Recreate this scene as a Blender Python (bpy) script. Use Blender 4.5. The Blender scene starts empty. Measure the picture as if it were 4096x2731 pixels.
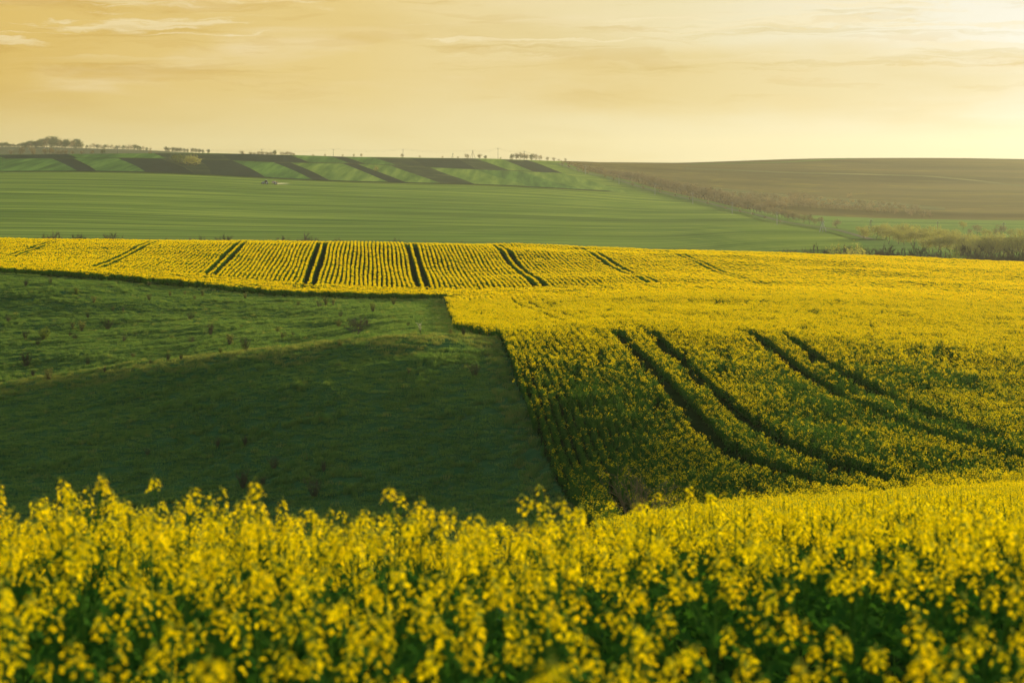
import bpy, math, random
import numpy as np
from mathutils import Vector, Matrix
R = math.radians
random.seed(7)
rng = np.random.default_rng(11)
S = bpy.context.scene
C = S.collection

# ------------------------------------------------------------------ camera, sky, sun, exposure
F = 7970.0            # focal length in photo pixels (4096 wide), a 70 mm lens
E = 690.0             # row of the eye level in the photo
cam = bpy.data.objects.new('camera', bpy.data.cameras.new('camera'))
C.objects.link(cam)
cam.location = (0, 0, 0)
cam.rotation_euler = (R(90), 0, 0)
cam.data.sensor_width = 36.0
cam.data.lens = 36.0 * F / 4096.0
cam.data.shift_y = -(1365.5 - E) / 4096.0
cam.data.clip_start = 0.1
cam.data.clip_end = 20000
cam.data.dof.use_dof = True
cam.data.dof.focus_distance = 150.0
cam.data.dof.aperture_fstop = 4.2
S.camera = cam

SUN_AZ, SUN_EL = 52.0, 11.0           # degrees right of the view direction, above the horizon
sd = Vector((math.sin(R(SUN_AZ)) * math.cos(R(SUN_EL)), math.cos(R(SUN_AZ)) * math.cos(R(SUN_EL)), math.sin(R(SUN_EL))))
sun = bpy.data.objects.new('sun', bpy.data.lights.new('sun', 'SUN'))
C.objects.link(sun)
sun.data.energy = 5.0
sun.data.angle = R(0.6)
sun.data.color = (1.0, 0.88, 0.64)
sun.rotation_euler = sd.to_track_quat('Z', 'Y').to_euler()

W = bpy.data.worlds.new('World')
S.world = W
W.use_nodes = True


class NT:
    """small helper to wire shader nodes"""
    def __init__(s, tree):
        s.t = tree; s.n = tree.nodes; s.l = tree.links

    def new(s, typ, **kw):
        n = s.n.new(typ)
        for k, v in kw.items():
            setattr(n, k, v)
        return n

    def put(s, sock, v):
        if hasattr(v, 'is_output'):
            s.l.new(v, sock)
        elif v is not None:
            sock.default_value = v

    def math(s, op, a, b=None, c=None, clamp=False):
        n = s.new('ShaderNodeMath', operation=op, use_clamp=clamp)
        s.put(n.inputs[0], a); s.put(n.inputs[1], b); s.put(n.inputs[2], c)
        return n.outputs[0]

    def vmath(s, op, a, b=None):
        n = s.new('ShaderNodeVectorMath', operation=op)
        s.put(n.inputs[0], a); s.put(n.inputs[1], b)
        return n.outputs['Value'] if op in ('DOT_PRODUCT', 'LENGTH') else n.outputs[0]

    def rng(s, v, a, b, c=0.0, d=1.0, smooth=True):
        n = s.new('ShaderNodeMapRange', interpolation_type='SMOOTHSTEP' if smooth else 'LINEAR')
        s.put(n.inputs[0], v)
        for i, x in enumerate((a, b, c, d)):
            n.inputs[1 + i].default_value = x
        return n.outputs[0]

    def mix(s, f, a, b, mode='MIX'):
        n = s.new('ShaderNodeMix', data_type='RGBA', blend_type=mode)
        s.put(n.inputs[0], f)
        s.put(n.inputs[6], a if hasattr(a, 'is_output') else (*a, 1))
        s.put(n.inputs[7], b if hasattr(b, 'is_output') else (*b, 1))
        return n.outputs[2]

    def noise(s, vec, scale=1.0, detail=3.0, rough=0.55, dist=0.0):
        n = s.new('ShaderNodeTexNoise')
        s.put(n.inputs['Vector'], vec)
        n.inputs['Scale'].default_value = scale
        n.inputs['Detail'].default_value = detail
        n.inputs['Roughness'].default_value = rough
        n.inputs['Distortion'].default_value = dist
        return n.outputs[0]

    def ramp(s, v, stops):
        n = s.new('ShaderNodeValToRGB')
        s.put(n.inputs[0], v)
        r = n.color_ramp
        while len(r.elements) < len(stops):
            r.elements.new(0.5)
        for e, (p, col) in zip(r.elements, stops):
            e.position = p; e.color = (*col, 1)
        return n.outputs[0]

    def mapping(s, vec, scale=(1, 1, 1), rot=(0, 0, 0), loc=(0, 0, 0)):
        n = s.new('ShaderNodeMapping')
        s.put(n.inputs[0], vec)
        n.inputs['Location'].default_value = loc
        n.inputs['Rotation'].default_value = rot
        n.inputs['Scale'].default_value = scale
        return n.outputs[0]


def build_world():
    w = NT(W.node_tree)
    w.n.clear()
    out = w.new('ShaderNodeOutputWorld')
    bg = w.new('ShaderNodeBackground')
    bg.inputs['Strength'].default_value = 0.1
    w.l.new(bg.outputs[0], out.inputs[0])
    tc = w.new('ShaderNodeTexCoord').outputs['Generated']
    sep = w.new('ShaderNodeSeparateXYZ'); w.l.new(tc, sep.inputs[0])
    x, y, z = sep.outputs
    az = w.math('ARCTAN2', x, y)
    d = w.vmath('DOT_PRODUCT', tc, tuple(sd))
    # evening sky low over the horizon: golden away from the sun, pale towards it
    up = w.ramp(w.rng(d, 0.30, 1.0, smooth=False), [(0.0, (.72, .48, .11)), (.14, (.76, .52, .135)), (.36, (.82, .62, .24)), (.54, (.87, .76, .46)), (.70, (.95, .92, .80)), (1.0, (1.0, .96, .86))])
    lo = w.ramp(w.rng(d, 0.30, 1.0, smooth=False), [(0.0, (.80, .64, .28)), (.22, (.82, .67, .31)), (.45, (.86, .73, .40)), (.70, (.93, .83, .56)), (1.0, (1.0, .90, .66))])
    base = w.mix(w.rng(z, 0.004, 0.050), lo, up)
    cv = w.new('ShaderNodeCombineXYZ')
    w.l.new(az, cv.inputs[0]); w.l.new(z, cv.inputs[1])
    # broad soft veils
    v1 = w.noise(w.mapping(cv.outputs[0], (7, 42, 1), (0, 0, R(2)), (3.3, 1.7, 0)), 1, 4, .5, .3)
    base = w.mix(w.rng(v1, .48, .72, 0, .55), base, w.mix(1.0, base, (.90, .84, .66), 'MULTIPLY'))
    v3 = w.noise(w.mapping(cv.outputs[0], (9, 60, 1), (0, 0, R(-2)), (1.3, 4.2, 0)), 1, 4, .55, .4)
    base = w.mix(w.math('MULTIPLY', w.rng(v3, .50, .75, 0, .5), w.rng(z, .02, .05)), base, (.93, .78, .50))
    dx = w.math('DIVIDE', w.math('SUBTRACT', az, .135), .14); dz = w.math('DIVIDE', w.math('SUBTRACT', z, .044), .017)
    d2 = w.math('ADD', w.math('MULTIPLY', dx, dx), w.math('MULTIPLY', dz, dz))
    bn = w.noise(w.mapping(cv.outputs[0], (16, 60, 1), (0, 0, R(-6)), (4.4, 8.2, 0)), 1, 5, .55, .3)
    d3 = w.math('ADD', d2, w.math('MULTIPLY', w.math('SUBTRACT', bn, .5), 2.2))
    base = w.mix(w.rng(d3, 2.0, .1, 0, 1.0), base, w.mix(1.0, base, (.94, .86, .66), 'MULTIPLY'))
    # ragged bright streaks high in the frame, with darker undersides
    warp = w.noise(w.mapping(cv.outputs[0], (26, 120, 1), (0, 0, 0), (7, 3, 0)), 1, 5, .6)
    zz = w.math('ADD', z, w.math('MULTIPLY', w.math('SUBTRACT', warp, .5), .010))
    cw = w.new('ShaderNodeCombineXYZ'); w.l.new(az, cw.inputs[0]); w.l.new(zz, cw.inputs[1])
    v2 = w.noise(w.mapping(cw.outputs[0], (5.5, 120, 1), (0, 0, R(5)), (2.4, 5.3, 0)), 1, 8, .66, .5)
    m = w.math('MULTIPLY', w.rng(v2, .53, .60, 0, 1), w.rng(z, .052, .066))
    m2 = w.math('MULTIPLY', m, w.rng(z, .105, .080, 0, 1))
    base = w.mix(w.math('MULTIPLY', m2, .55), base, (.95, .82, .52))
    v4 = w.noise(w.mapping(cw.outputs[0], (5.5, 120, 1), (0, 0, R(5)), (2.4, 5.75, 0)), 1, 8, .66, .5)
    base = w.mix(w.math('MULTIPLY', w.rng(v4, .53, .64, 0, .8), w.rng(z, .042, .055)), base, w.mix(1.0, base, (.90, .85, .70), 'MULTIPLY'))
    v5 = w.noise(w.mapping(cw.outputs[0], (10, 90, 1), (0, 0, R(2)), (9.1, 2.2, 0)), 1, 6, .6, .4)
    base = w.mix(w.math('MULTIPLY', w.rng(v5, .54, .60, 0, .6), w.rng(z, .030, .042)), base, w.mix(1.0, base, (.93, .88, .78), 'MULTIPLY'))
    sky = w.new('ShaderNodeTexSky', sky_type='NISHITA')
    sky.sun_disc = False
    sky.sun_elevation = R(SUN_EL)
    sky.sun_rotation = R(SUN_AZ)
    sky.air_density = 1.0; sky.dust_density = 1.5; sky.ozone_density = 1.5
    # the open blue sky overhead, above the golden band
    warm = w.mix(1.0, base, (6.9, 6.9, 6.9), 'MULTIPLY')
    high = w.mix(1.0, sky.outputs[0], (SKY_GAIN, SKY_GAIN, SKY_GAIN * .96), 'MULTIPLY')
    col = w.mix(w.rng(z, .09, .30), warm, high)
    w.l.new(col, bg.inputs['Color'])


SKY_GAIN = 2.5
build_world()
S.view_settings.view_transform = 'Standard'
S.view_settings.look = 'None'
S.view_settings.gamma = 1.0
S.view_settings.use_curve_mapping = False
S.view_settings.exposure = 0.5
S.render.engine = 'CYCLES'
cy = S.cycles
cy.use_denoising = True
cy.denoising_prefilter = 'ACCURATE'
cy.max_bounces = 6
cy.diffuse_bounces = 2
cy.glossy_bounces = 1
cy.transmission_bounces = 3
cy.volume_bounces = 0
cy.transparent_max_bounces = 4
cy.sample_clamp_indirect = 4
cy.caustics_reflective = False
cy.caustics_refractive = False

# ------------------------------------------------------------------ terrain function
def pchip_slopes(x, y):
    h = np.diff(x, axis=0); d = np.diff(y, axis=0) / h
    m = np.zeros_like(y)
    h0, h1, d0, d1 = h[:-1], h[1:], d[:-1], d[1:]
    w1 = 2 * h1 + h0; w2 = h1 + 2 * h0
    same = (d0 * d1) > 0
    with np.errstate(divide='ignore', invalid='ignore'):
        m[1:-1] = np.where(same, (w1 + w2) / (w1 / d0 + w2 / d1), 0.0)
    m[0] = d[0]; m[-1] = d[-1]
    return m


def pchip_eval(x, y, m, q):
    i = np.clip(np.searchsorted(x, q) - 1, 0, len(x) - 2)
    h = x[i + 1] - x[i]; t = np.clip((q - x[i]) / h, 0, 1)
    return ((2 * t**3 - 3 * t**2 + 1) * y[i] + (t**3 - 2 * t**2 + t) * h * m[i] + (-2 * t**3 + 3 * t**2) * y[i + 1] + (t**3 - t**2) * h * m[i + 1])


CH = 0.9      # height of the crop over the soil
def g(Y, row): return (Y, -Y * (row - E) / F)              # the ground shows at that height
def k(Y, row): return (Y, -Y * (row - E) / F - CH)         # the crop's tops show at that height
NEAR = [(1.2, -1.66), (2.4, -1.76), (5, -2.12), (9, -2.60)]
NEARL = NEAR[:3] + [(9, -2.56)]
COLS = {
    -1400: NEARL + [(30, -7.2), (60, -13), (120, -22), (142, -20.5), (166, -19.5), (176, -21), (190, -22.3), (235, -19.5), (280, -12.6), (310, -12.4), (350, -12.0), (450, -22), (600, -30), g(950, 950), g(1200, 790), g(1480, 690), g(1620, 643), g(1720, 622), (2200, 14), g(2800, 585), (4500, 22)],
    0: NEARL + [(30, -6.8), (60, -12), (118, -20.5), (138, -18.9), g(160, 1541), (170, -18.7), g(185, 1548), g(225, 1322), g(262, 1092), k(300, 1018), k(345, 957), (450, -22), (600, -30), g(950, 957), g(1200, 800), g(1480, 690), g(1620, 636), g(1720, 617), (2200, 12), g(2800, 588), (4500, 20)],
    600: NEARL + [(30, -6.8), (60, -12), (116, -20.1), (144, -16.3), g(156, 1452), (166, -16.4), g(180, 1478), g(222, 1310), g(256, 1140), k(295, 1030), k(342, 962), (450, -22), (600, -30), g(950, 963), g(1200, 815), g(1480, 695), g(1620, 636), g(1720, 614), (2200, 12), g(2800, 603), (4500, 18)],
    1200: NEAR + [(30, -6.8), (60, -12), (113, -19.5), (140, -14.5), g(151, 1394), (160, -14.6), g(173, 1405), g(216, 1285), g(248, 1188), k(290, 1062), k(338, 968), (450, -22), (600, -31), g(950, 968), g(1200, 835), g(1480, 719), g(1630, 652), g(1760, 622), (2200, 12), (2800, 18), (4500, 10)],
    1700: NEAR + [(30, -6.8), (60, -12), (110, -18.9), (138, -13.8), g(149, 1339), (156, -12.7), g(167, 1322), g(212, 1250), g(242, 1204), k(288, 1078), k(336, 975), (450, -23), (600, -31), g(940, 975), g(1200, 850), g(1490, 736), g(1660, 668), g(1830, 632), (2300, 12), (2800, 14), (4500, 8)],
    2100: NEAR + [(30, -7.0), (60, -11.8), k(105, 1975), k(128, 1530), k(150, 1325), k(158, 1306), k(172, 1276), k(212, 1214), k(241, 1172), k(285, 1082), k(337, 984), (450, -24), (600, -32), g(930, 988), g(1200, 862), g(1500, 753), g(1700, 690), g(1900, 639), (2300, 12), (2800, 12), (4500, 8)],
    2600: NEAR + [(30, -6.2), (60, -11.1), k(99, 1935), k(126, 1503), k(150, 1316), k(167, 1268), k(185, 1238), k(212, 1190), k(237, 1150), k(280, 1086), k(340, 997), (450, -25), (600, -33), g(900, 1008), g(1200, 880), g(1500, 792), g(1800, 712), g(2150, 651), (2500, 11), (2900, 11), (4500, 8)],
    3200: NEAR + [(30, -6.05), (60, -10.6), k(92, 1890), k(120, 1575), k(150, 1325), k(170, 1265), k(190, 1228), k(220, 1178), k(250, 1135), k(290, 1078), k(345, 1012), (450, -27), (600, -33), g(800, 1012), g(1000, 936), g(1300, 864), g(1700, 778), g(2300, 636), (2700, 13), (3100, 10), (4500, 6)],
    3700: NEAR + [(30, -5.9), (60, -10.4), k(90, 1858), k(120, 1570), k(150, 1345), k(170, 1288), k(200, 1230), k(230, 1180), k(260, 1137), k(300, 1082), k(350, 1030), (450, -28), (600, -34), g(800, 1006), g(1050, 930), g(1350, 872), g(1750, 786), g(2400, 632), (2800, 14), (3200, 10), (4500, 6)],
    4200: NEAR + [(30, -5.9), (60, -10.3), k(90, 1830), k(120, 1565), k(150, 1370), k(170, 1308), k(200, 1245), k(230, 1192), k(260, 1150), k(300, 1095), k(350, 1046), (450, -29), (600, -34), g(800, 1006), g(1050, 930), g(1350, 880), g(1750, 790), g(2400, 638), (2800, 12), (3200, 8), (4500, 4)],
    5600: NEAR + [(30, -5.9), (60, -10.3), (90, -13.6), (120, -13.8), (150, -13.4), (170, -13.8), (200, -14.5), (230, -15.0), (260, -15.4), (300, -15.9), (350, -16.6), (450, -29), (600, -34), (800, -32), (1050, -31), (1350, -28), (1750, -18), (2400, 8), (2800, 6), (3200, 3), (4500, 0)],
}
cs = np.array(sorted(COLS), float)
KY = np.array([[p[0] for p in COLS[int(c)]] for c in cs]); KZ = np.array([[p[1] for p in COLS[int(c)]] for c in cs])
CG = np.arange(-1400, 5601, 14.0)
LG = np.linspace(math.log(1.2), math.log(4500), 1700)
lY = np.log(KY)
my, mz = pchip_slopes(np.repeat(cs[:, None], lY.shape[1], 1), lY), pchip_slopes(np.repeat(cs[:, None], KZ.shape[1], 1), KZ)
TAB = np.zeros((len(CG), len(LG)))
for i, c in enumerate(CG):
    a = np.array([pchip_eval(cs, lY[:, j], my[:, j], np.array([c]))[0] for j in range(lY.shape[1])])
    b = np.array([pchip_eval(cs, KZ[:, j], mz[:, j], np.array([c]))[0] for j in range(lY.shape[1])])
    TAB[i] = pchip_eval(a, b, pchip_slopes(a, b), LG)


_k = np.ones(19) / 19
for j in range(TAB.shape[1]):
    TAB[:, j] = np.convolve(np.pad(TAB[:, j], 9, mode='edge'), _k, 'valid')


def vnoise(x, y, seed=0):
    xi = np.floor(x).astype(np.int64); yi = np.floor(y).astype(np.int64)
    fx = x - xi; fy = y - yi
    fx = fx * fx * (3 - 2 * fx); fy = fy * fy * (3 - 2 * fy)

    def hsh(a, b):
        n = (a * 374761393 + b * 668265263 + seed * 974711) & 0xffffffff
        n = ((n ^ (n >> 13)) * 1274126177) & 0xffffffff
        return ((n ^ (n >> 16)) & 0xffff) / 65535.0
    return ((hsh(xi, yi) * (1 - fx) + hsh(xi + 1, yi) * fx) * (1 - fy) + (hsh(xi, yi + 1) * (1 - fx) + hsh(xi + 1, yi + 1) * fx) * fy) * 2 - 1


TM = 0.43
def cd(X, Y):
    r = np.hypot(X, Y)
    ins = (Y > 0) & (np.abs(X) <= TM * np.maximum(Y, 1e-6))
    D = np.where(ins, Y, r / math.sqrt(1 + TM * TM))
    t = np.where(ins, X / np.where(ins, Y, 1), np.sign(X) * TM)
    return 2048 + F * t, D


# borders of the pasture in metres
BY = np.array([20, 60, 100, 115, 130, 150, 165, 242.0])
BX = np.array([2.0, 4.2, 3.4, 1.9, 0.5, -0.9, -4.6, -8.0])
def border_x(Y): return np.interp(Y, BY, BX)
def edge_y(X): return 242 + (-8.0 - X) * (262 - 242) / 59.0 + 1.2 * np.sin(X * .09)
def in_pasture(X, Y):
    return (Y > 22) & np.where(X < -8, Y < edge_y(X), (Y < 242) & (X < border_x(Y))) & (X < border_x(np.minimum(Y, 242)))


def terr(X, Y, fine=True):
    X = np.asarray(X, float); Y = np.asarray(Y, float)
    c, D = cd(X, Y)
    u = np.clip((c - CG[0]) / 14.0, 0, len(CG) - 1.001); v = np.clip((np.log(np.maximum(D, 1.2)) - LG[0]) / (LG[1] - LG[0]), 0, len(LG) - 1.001)
    i = u.astype(int); j = v.astype(int); fu = u - i; fv = v - j
    z = (TAB[i, j] * (1 - fu) + TAB[i + 1, j] * fu) * (1 - fv) + (TAB[i, j + 1] * (1 - fu) + TAB[i + 1, j + 1] * fu) * fv
    if fine:
        z = z + 0.30 * vnoise(X / 17 + 5, Y / 14, 13) * np.clip((D - 60) / 30, 0, 1) * (D < 420) * np.clip((X - border_x(Y) - 1) / 7, 0, 1) + 0.10 * vnoise(X / 9, Y / 9, 3) * np.clip((D - 20) / 30, 0, 1) * (D < 420)
        p = in_pasture(X, Y) * np.clip((D - 60) / 30, 0, 1)
        wx = X + 2.0 * vnoise(X / 5, Y / 6, 8)
        z = z + p * (0.22 * vnoise(wx / 9, Y / 6, 1) + 0.10 * vnoise(wx / 2.6, Y / 1.5, 2) + 0.08 * np.abs(vnoise(wx / 1.5, Y / 0.9, 5)) + 0.035 * vnoise(X / .5, Y / .45, 6))
        f = np.clip((D - 700) / 300, 0, 1)
        z = z + f * 0.8 * vnoise(X / 130, Y / 90, 4)
    return z


def row_of(c, Y, z): return E - F * z / Y
def at(c, Y):
    X = (c - 2048) / F * Y
    return X, Y, float(terr(X, Y))


def pick(c, row, y0, y1):
    """the ground point that the photo shows in column c at that row, searched between two distances"""
    Y = np.linspace(y0, y1, 700)
    X = (c - 2048) / F * Y
    r = E - F * terr(X, Y, False) / Y
    s = np.where((r[:-1] - row) * (r[1:] - row) <= 0)[0]
    i = s[0] if len(s) else int(np.argmin(np.abs(r - row)))
    return float(X[i]), float(Y[i]), float(terr(X[i], Y[i]))


# ------------------------------------------------------------------ object helpers
def tag(o, label=None, cat=None, group=None, kind=None):
    if label: o['label'] = label
    if cat: o['category'] = cat
    if group: o['group'] = group
    if kind: o['kind'] = kind
    return o


def empty(name, loc=(0, 0, 0), rz=0.0, sc=1.0):
    o = bpy.data.objects.new(name, None)
    C.objects.link(o)
    o.location = loc; o.rotation_euler = (0, 0, rz); o.scale = (sc, sc, sc) if not isinstance(sc, tuple) else sc
    o.empty_display_size = .2
    return o


class MB:
    def __init__(s): s.v = []; s.f = []; s.m = []
    def face(s, pts, m=0):
        n = len(s.v); s.v += [tuple(p) for p in pts]; s.f.append(tuple(range(n, n + len(pts)))); s.m.append(m)
    def tube(s, a, b, ra, rb, n=4, m=0, cap=False):
        a = Vector(a); b = Vector(b); d = (b - a)
        if d.length < 1e-6: return
        d.normalize(); u = d.orthogonal().normalized(); w = d.cross(u)
        i0 = len(s.v)
        for (p, r) in ((a, ra), (b, rb)):
            for q in range(n):
                t = 2 * math.pi * q / n
                s.v.append(tuple(p + (u * math.cos(t) + w * math.sin(t)) * r))
        for q in range(n):
            s.f.append((i0 + q, i0 + (q + 1) % n, i0 + n + (q + 1) % n, i0 + n + q)); s.m.append(m)
        if cap:
            s.f.append(tuple(i0 + n + q for q in range(n))); s.m.append(m)
            s.f.append(tuple(i0 + q for q in reversed(range(n)))); s.m.append(m)
    def spike(s, a, b, r, m=0):
        a = Vector(a); b = Vector(b); d = (b - a).normalized(); u = d.orthogonal().normalized(); w = d.cross(u)
        i0 = len(s.v)
        for q in range(3):
            t = 2.0944 * q
            s.v.append(tuple(a + (u * math.cos(t) + w * math.sin(t)) * r))
        s.v.append(tuple(b))
        for q in range(3):
            s.f.append((i0 + q, i0 + (q + 1) % 3, i0 + 3)); s.m.append(m)
    def box(s, c, h, m=0, bev=0.0, taper=1.0):
        x, y, z = c; a, b, e = h
        i0 = len(s.v)
        ch = bev
        for zz, sc, off in ((-e, 1, 0), (e, taper, 0)):
            pts = [(-a + ch, -b), (a - ch, -b), (a, -b + ch), (a, b - ch), (a - ch, b), (-a + ch, b), (-a, b - ch), (-a, -b + ch)] if ch else [(-a, -b), (a, -b), (a, b), (-a, b)]
            for p in pts: s.v.append((x + p[0] * sc, y + p[1] * sc, z + zz))
        n = 8 if ch else 4
        for q in range(n):
            s.f.append((i0 + q, i0 + (q + 1) % n, i0 + n + (q + 1) % n, i0 + n + q)); s.m.append(m)
        s.f.append(tuple(i0 + n + q for q in range(n))); s.m.append(m)
        s.f.append(tuple(i0 + q for q in reversed(range(n)))); s.m.append(m)
    def prism(s, prof, y0, y1, m=0):
        """profile in x,z extruded along y"""
        i0 = len(s.v); n = len(prof)
        for yy in (y0, y1):
            for (x, z) in prof: s.v.append((x, yy, z))
        for q in range(n):
            s.f.append((i0 + q, i0 + (q + 1) % n, i0 + n + (q + 1) % n, i0 + n + q)); s.m.append(m)
        s.f.append(tuple(i0 + n + q for q in range(n))); s.m.append(m)
        s.f.append(tuple(i0 + q for q in reversed(range(n)))); s.m.append(m)
    def mesh(s, name, mats, smooth=False):
        me = bpy.data.meshes.new(name)
        me.from_pydata(s.v, [], s.f)
        for mt in (mats if isinstance(mats, (list, tuple)) else [mats]): me.materials.append(mt)
        me.polygons.foreach_set('material_index', s.m)
        if smooth: me.polygons.foreach_set('use_smooth', [True] * len(s.f))
        me.update()
        return me


def link(name, me, parent=None):
    o = bpy.data.objects.new(name, me)
    C.objects.link(o)
    if parent: o.parent = parent
    return o


def grid_mesh(name, P, mat, smooth=True):
    """P: array (n, m, 3)"""
    n, m, _ = P.shape
    idx = np.arange(n * m).reshape(n, m)
    q = np.stack([idx[:-1, :-1], idx[1:, :-1], idx[1:, 1:], idx[:-1, 1:]], -1).reshape(-1, 4)
    return np_mesh(name, P.reshape(-1, 3), q, mat, smooth)


def np_mesh(name, V, Q, mat, smooth=True):
    me = bpy.data.meshes.new(name)
    me.vertices.add(len(V)); me.vertices.foreach_set('co', np.ascontiguousarray(V, np.float32).ravel())
    me.loops.add(Q.size); me.loops.foreach_set('vertex_index', np.ascontiguousarray(Q, np.int32).ravel())
    me.polygons.add(len(Q)); me.polygons.foreach_set('loop_start', np.arange(0, Q.size, Q.shape[1], dtype=np.int32))
    me.polygons.foreach_set('loop_total', np.full(len(Q), Q.shape[1], np.int32))
    if smooth: me.polygons.foreach_set('use_smooth', np.ones(len(Q), bool))
    me.materials.append(mat)
    me.update(calc_edges=True)
    return me


# ------------------------------------------------------------------ materials
def mat_new(name):
    m = bpy.data.materials.new(name); m.use_nodes = True
    t = NT(m.node_tree); t.n.clear()
    out = t.new('ShaderNodeOutputMaterial')
    return m, t, out


def principled(t, out, col, rough=.8, bump=None, bs=.5, bd=.1, metal=0.0, spec=.25):
    b = t.new('ShaderNodeBsdfPrincipled')
    t.put(b.inputs['Base Color'], col if hasattr(col, 'is_output') else (*col, 1))
    t.put(b.inputs['Roughness'], rough)
    b.inputs['Metallic'].default_value = metal
    b.inputs['Specular IOR Level'].default_value = spec
    if bump is not None:
        n = t.new('ShaderNodeBump'); n.inputs['Strength'].default_value = bs; n.inputs['Distance'].default_value = bd
        t.l.new(bump, n.inputs['Height']); t.l.new(n.outputs[0], b.inputs['Normal'])
    if out: t.l.new(b.outputs[0], out.inputs[0])
    return b


def simple(name, col, rough=.7, var=.25, scale=3.0, metal=0.0):
    m, t, out = mat_new(name)
    tc = t.new('ShaderNodeTexCoord').outputs['Object']
    nz = t.noise(tc, scale, 4)
    c = t.mix(t.rng(nz, .3, .7), tuple(x * (1 - var) for x in col), tuple(min(1, x * (1 + var)) for x in col))
    principled(t, out, c, rough, nz, .3, .02, metal)
    return m


def leafy(name, c1, c2, trans=.45, tcol=None, rough=.6):
    """thin plant matter: diffuse and translucent, varying per instance and along the plant"""
    m, t, out = mat_new(name)
    oi = t.new('ShaderNodeObjectInfo').outputs['Random']
    tc = t.new('ShaderNodeTexCoord').outputs['Object']
    nz = t.noise(tc, 9.0, 2)
    f = t.math('ADD', t.math('MULTIPLY', oi, .5), t.math('MULTIPLY', nz, .5))
    col = t.mix(f, c1, c2)
    d = t.new('ShaderNodeBsdfDiffuse')
    t.l.new(col, d.inputs['Color'])
    tr = t.new('ShaderNodeBsdfTranslucent')
    t.put(tr.inputs['Color'], t.mix(1.0, col, tcol or (1.3, 1.3, .8), 'MULTIPLY'))
    mx = t.new('ShaderNodeMixShader'); mx.inputs[0].default_value = trans
    t.l.new(d.outputs[0], mx.inputs[1]); t.l.new(tr.outputs[0], mx.inputs[2])
    t.l.new(mx.outputs[0], out.inputs[0])
    return m


M_PETAL = leafy('rape_petal', (.93, .61, .0015), (1.0, .78, .003), .45, (1.05, 1.02, .5))
M_BUDG = leafy('green_bud_head', (.085, .16, .018), (.16, .24, .030), .45)
M_BUD = leafy('rape_bud', (.30, .30, .03), (.42, .40, .04), .35)
M_STALK = leafy('rape_stalk', (.045, .11, .012), (.085, .17, .02), .25)
M_LEAF = leafy('rape_leaf', (.025, .080, .010), (.060, .15, .016), .45)
M_GRASS = leafy('pasture_grass', (.036, .103, .034), (.108, .172, .048), .5, (2.8, 2.1, .85))
M_DRY = leafy('dry_grass', (.115, .145, .040), (.20, .20, .060), .45, (2.0, 1.8, .8))


def ground_mat(name, stops, scale=1.0, map_scale=(1, 1, 1), rot=0.0, bump_d=.15, bump_s=.6, detail=6, loc=(0, 0, 0), second=None):
    m, t, out = mat_new(name)
    tc = t.new('ShaderNodeTexCoord').outputs['Object']
    mp = t.mapping(tc, map_scale, (0, 0, rot), loc)
    nz = t.noise(mp, scale, detail, .62, .2)
    col = t.ramp(nz, stops)
    if second:
        sc, mul, lo, hi = second
        n2 = t.noise(t.mapping(tc, sc, (0, 0, rot)), 1, 5, .6)
        col = t.mix(t.rng(n2, lo, hi), col, t.mix(1.0, col, mul, 'MULTIPLY'))
    principled(t, out, col, 1.0, nz, bump_s, bump_d, spec=0.0)
    return m


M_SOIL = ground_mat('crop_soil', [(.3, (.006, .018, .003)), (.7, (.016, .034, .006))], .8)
M_PAST = ground_mat('pasture_ground', [(.25, (.022, .056, .018)), (.5, (.038, .086, .022)), (.75, (.075, .12, .032))], 1.3, (1, 1.6, 1), 0, .12, .6, 8)
# winter wheat drilled across the slope: long thin lines
M_WHEAT = ground_mat('wheat_rows', [(.36, (.065, .108, .016)), (.5, (.145, .20, .026)), (.64, (.27, .31, .040))], 1.0, (.003, .13, .05), R(1.5), 1.3, .6, 10, second=((.003, .012, 1), (.72, .82, .8), .42, .62))
M_STRIPG = ground_mat('strip_crop', [(.32, (.030, .080, .014)), (.5, (.062, .135, .020)), (.66, (.13, .22, .030))], 1.0, (.12, .009, .05), R(-9), .9, .5, 7)
M_STRIPY = ground_mat('strip_crop_pale', [(.32, (.055, .115, .016)), (.5, (.11, .175, .024)), (.66, (.20, .26, .036))], 1.0, (.12, .009, .05), R(-9), .9, .5, 7)
M_STRIPB = ground_mat('strip_soil', [(.3, (.004, .015, .011)), (.7, (.014, .030, .018))], 1.0, (.06, .02, .05), R(-9), .3, .4, 7)
M_STRIPR = ground_mat('strip_rough', [(.35, (.012, .024, .014)), (.55, (.030, .045, .018)), (.70, (.09, .10, .030))], 1.0, (.05, .06, .05), R(-9), .5, .6, 9)
M_PLOUGH = ground_mat('ploughed_soil', [(.34, (.058, .042, .012)), (.66, (.150, .110, .030))], 1.0, (.002, .012, .05), R(3), .8, .5, 9, second=((.012, .06, 1), (1.5, 1.6, .95), .55, .64))
M_FARF = ground_mat('distant_stubble', [(.3, (.07, .075, .03)), (.7, (.11, .105, .045))], 1.0, (.004, .02, .05), 0, .4, .4, 5)
M_VERGE = ground_mat('verge_grass', [(.3, (.06, .115, .018)), (.7, (.14, .19, .03))], .15, (1, 1, 1), 0, .5, .6, 6)
M_ROAD = ground_mat('dirt_road', [(.3, (.11, .10, .055)), (.7, (.17, .15, .08))], .3)
M_ORCH = ground_mat('orchard_grass', [(.35, (.07, .07, .025)), (.5, (.14, .13, .04)), (.7, (.27, .23, .07))], 1.0, (.01, .06, .05), R(3), .4, .5, 8)
M_BARK = simple('bark', (.075, .058, .040), .9)
M_TWIG = leafy('bare_twigs', (.17, .13, .07), (.26, .19, .10), .35)
M_TWIGD = leafy('dark_twigs', (.09, .078, .050), (.135, .112, .07), .25)
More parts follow.
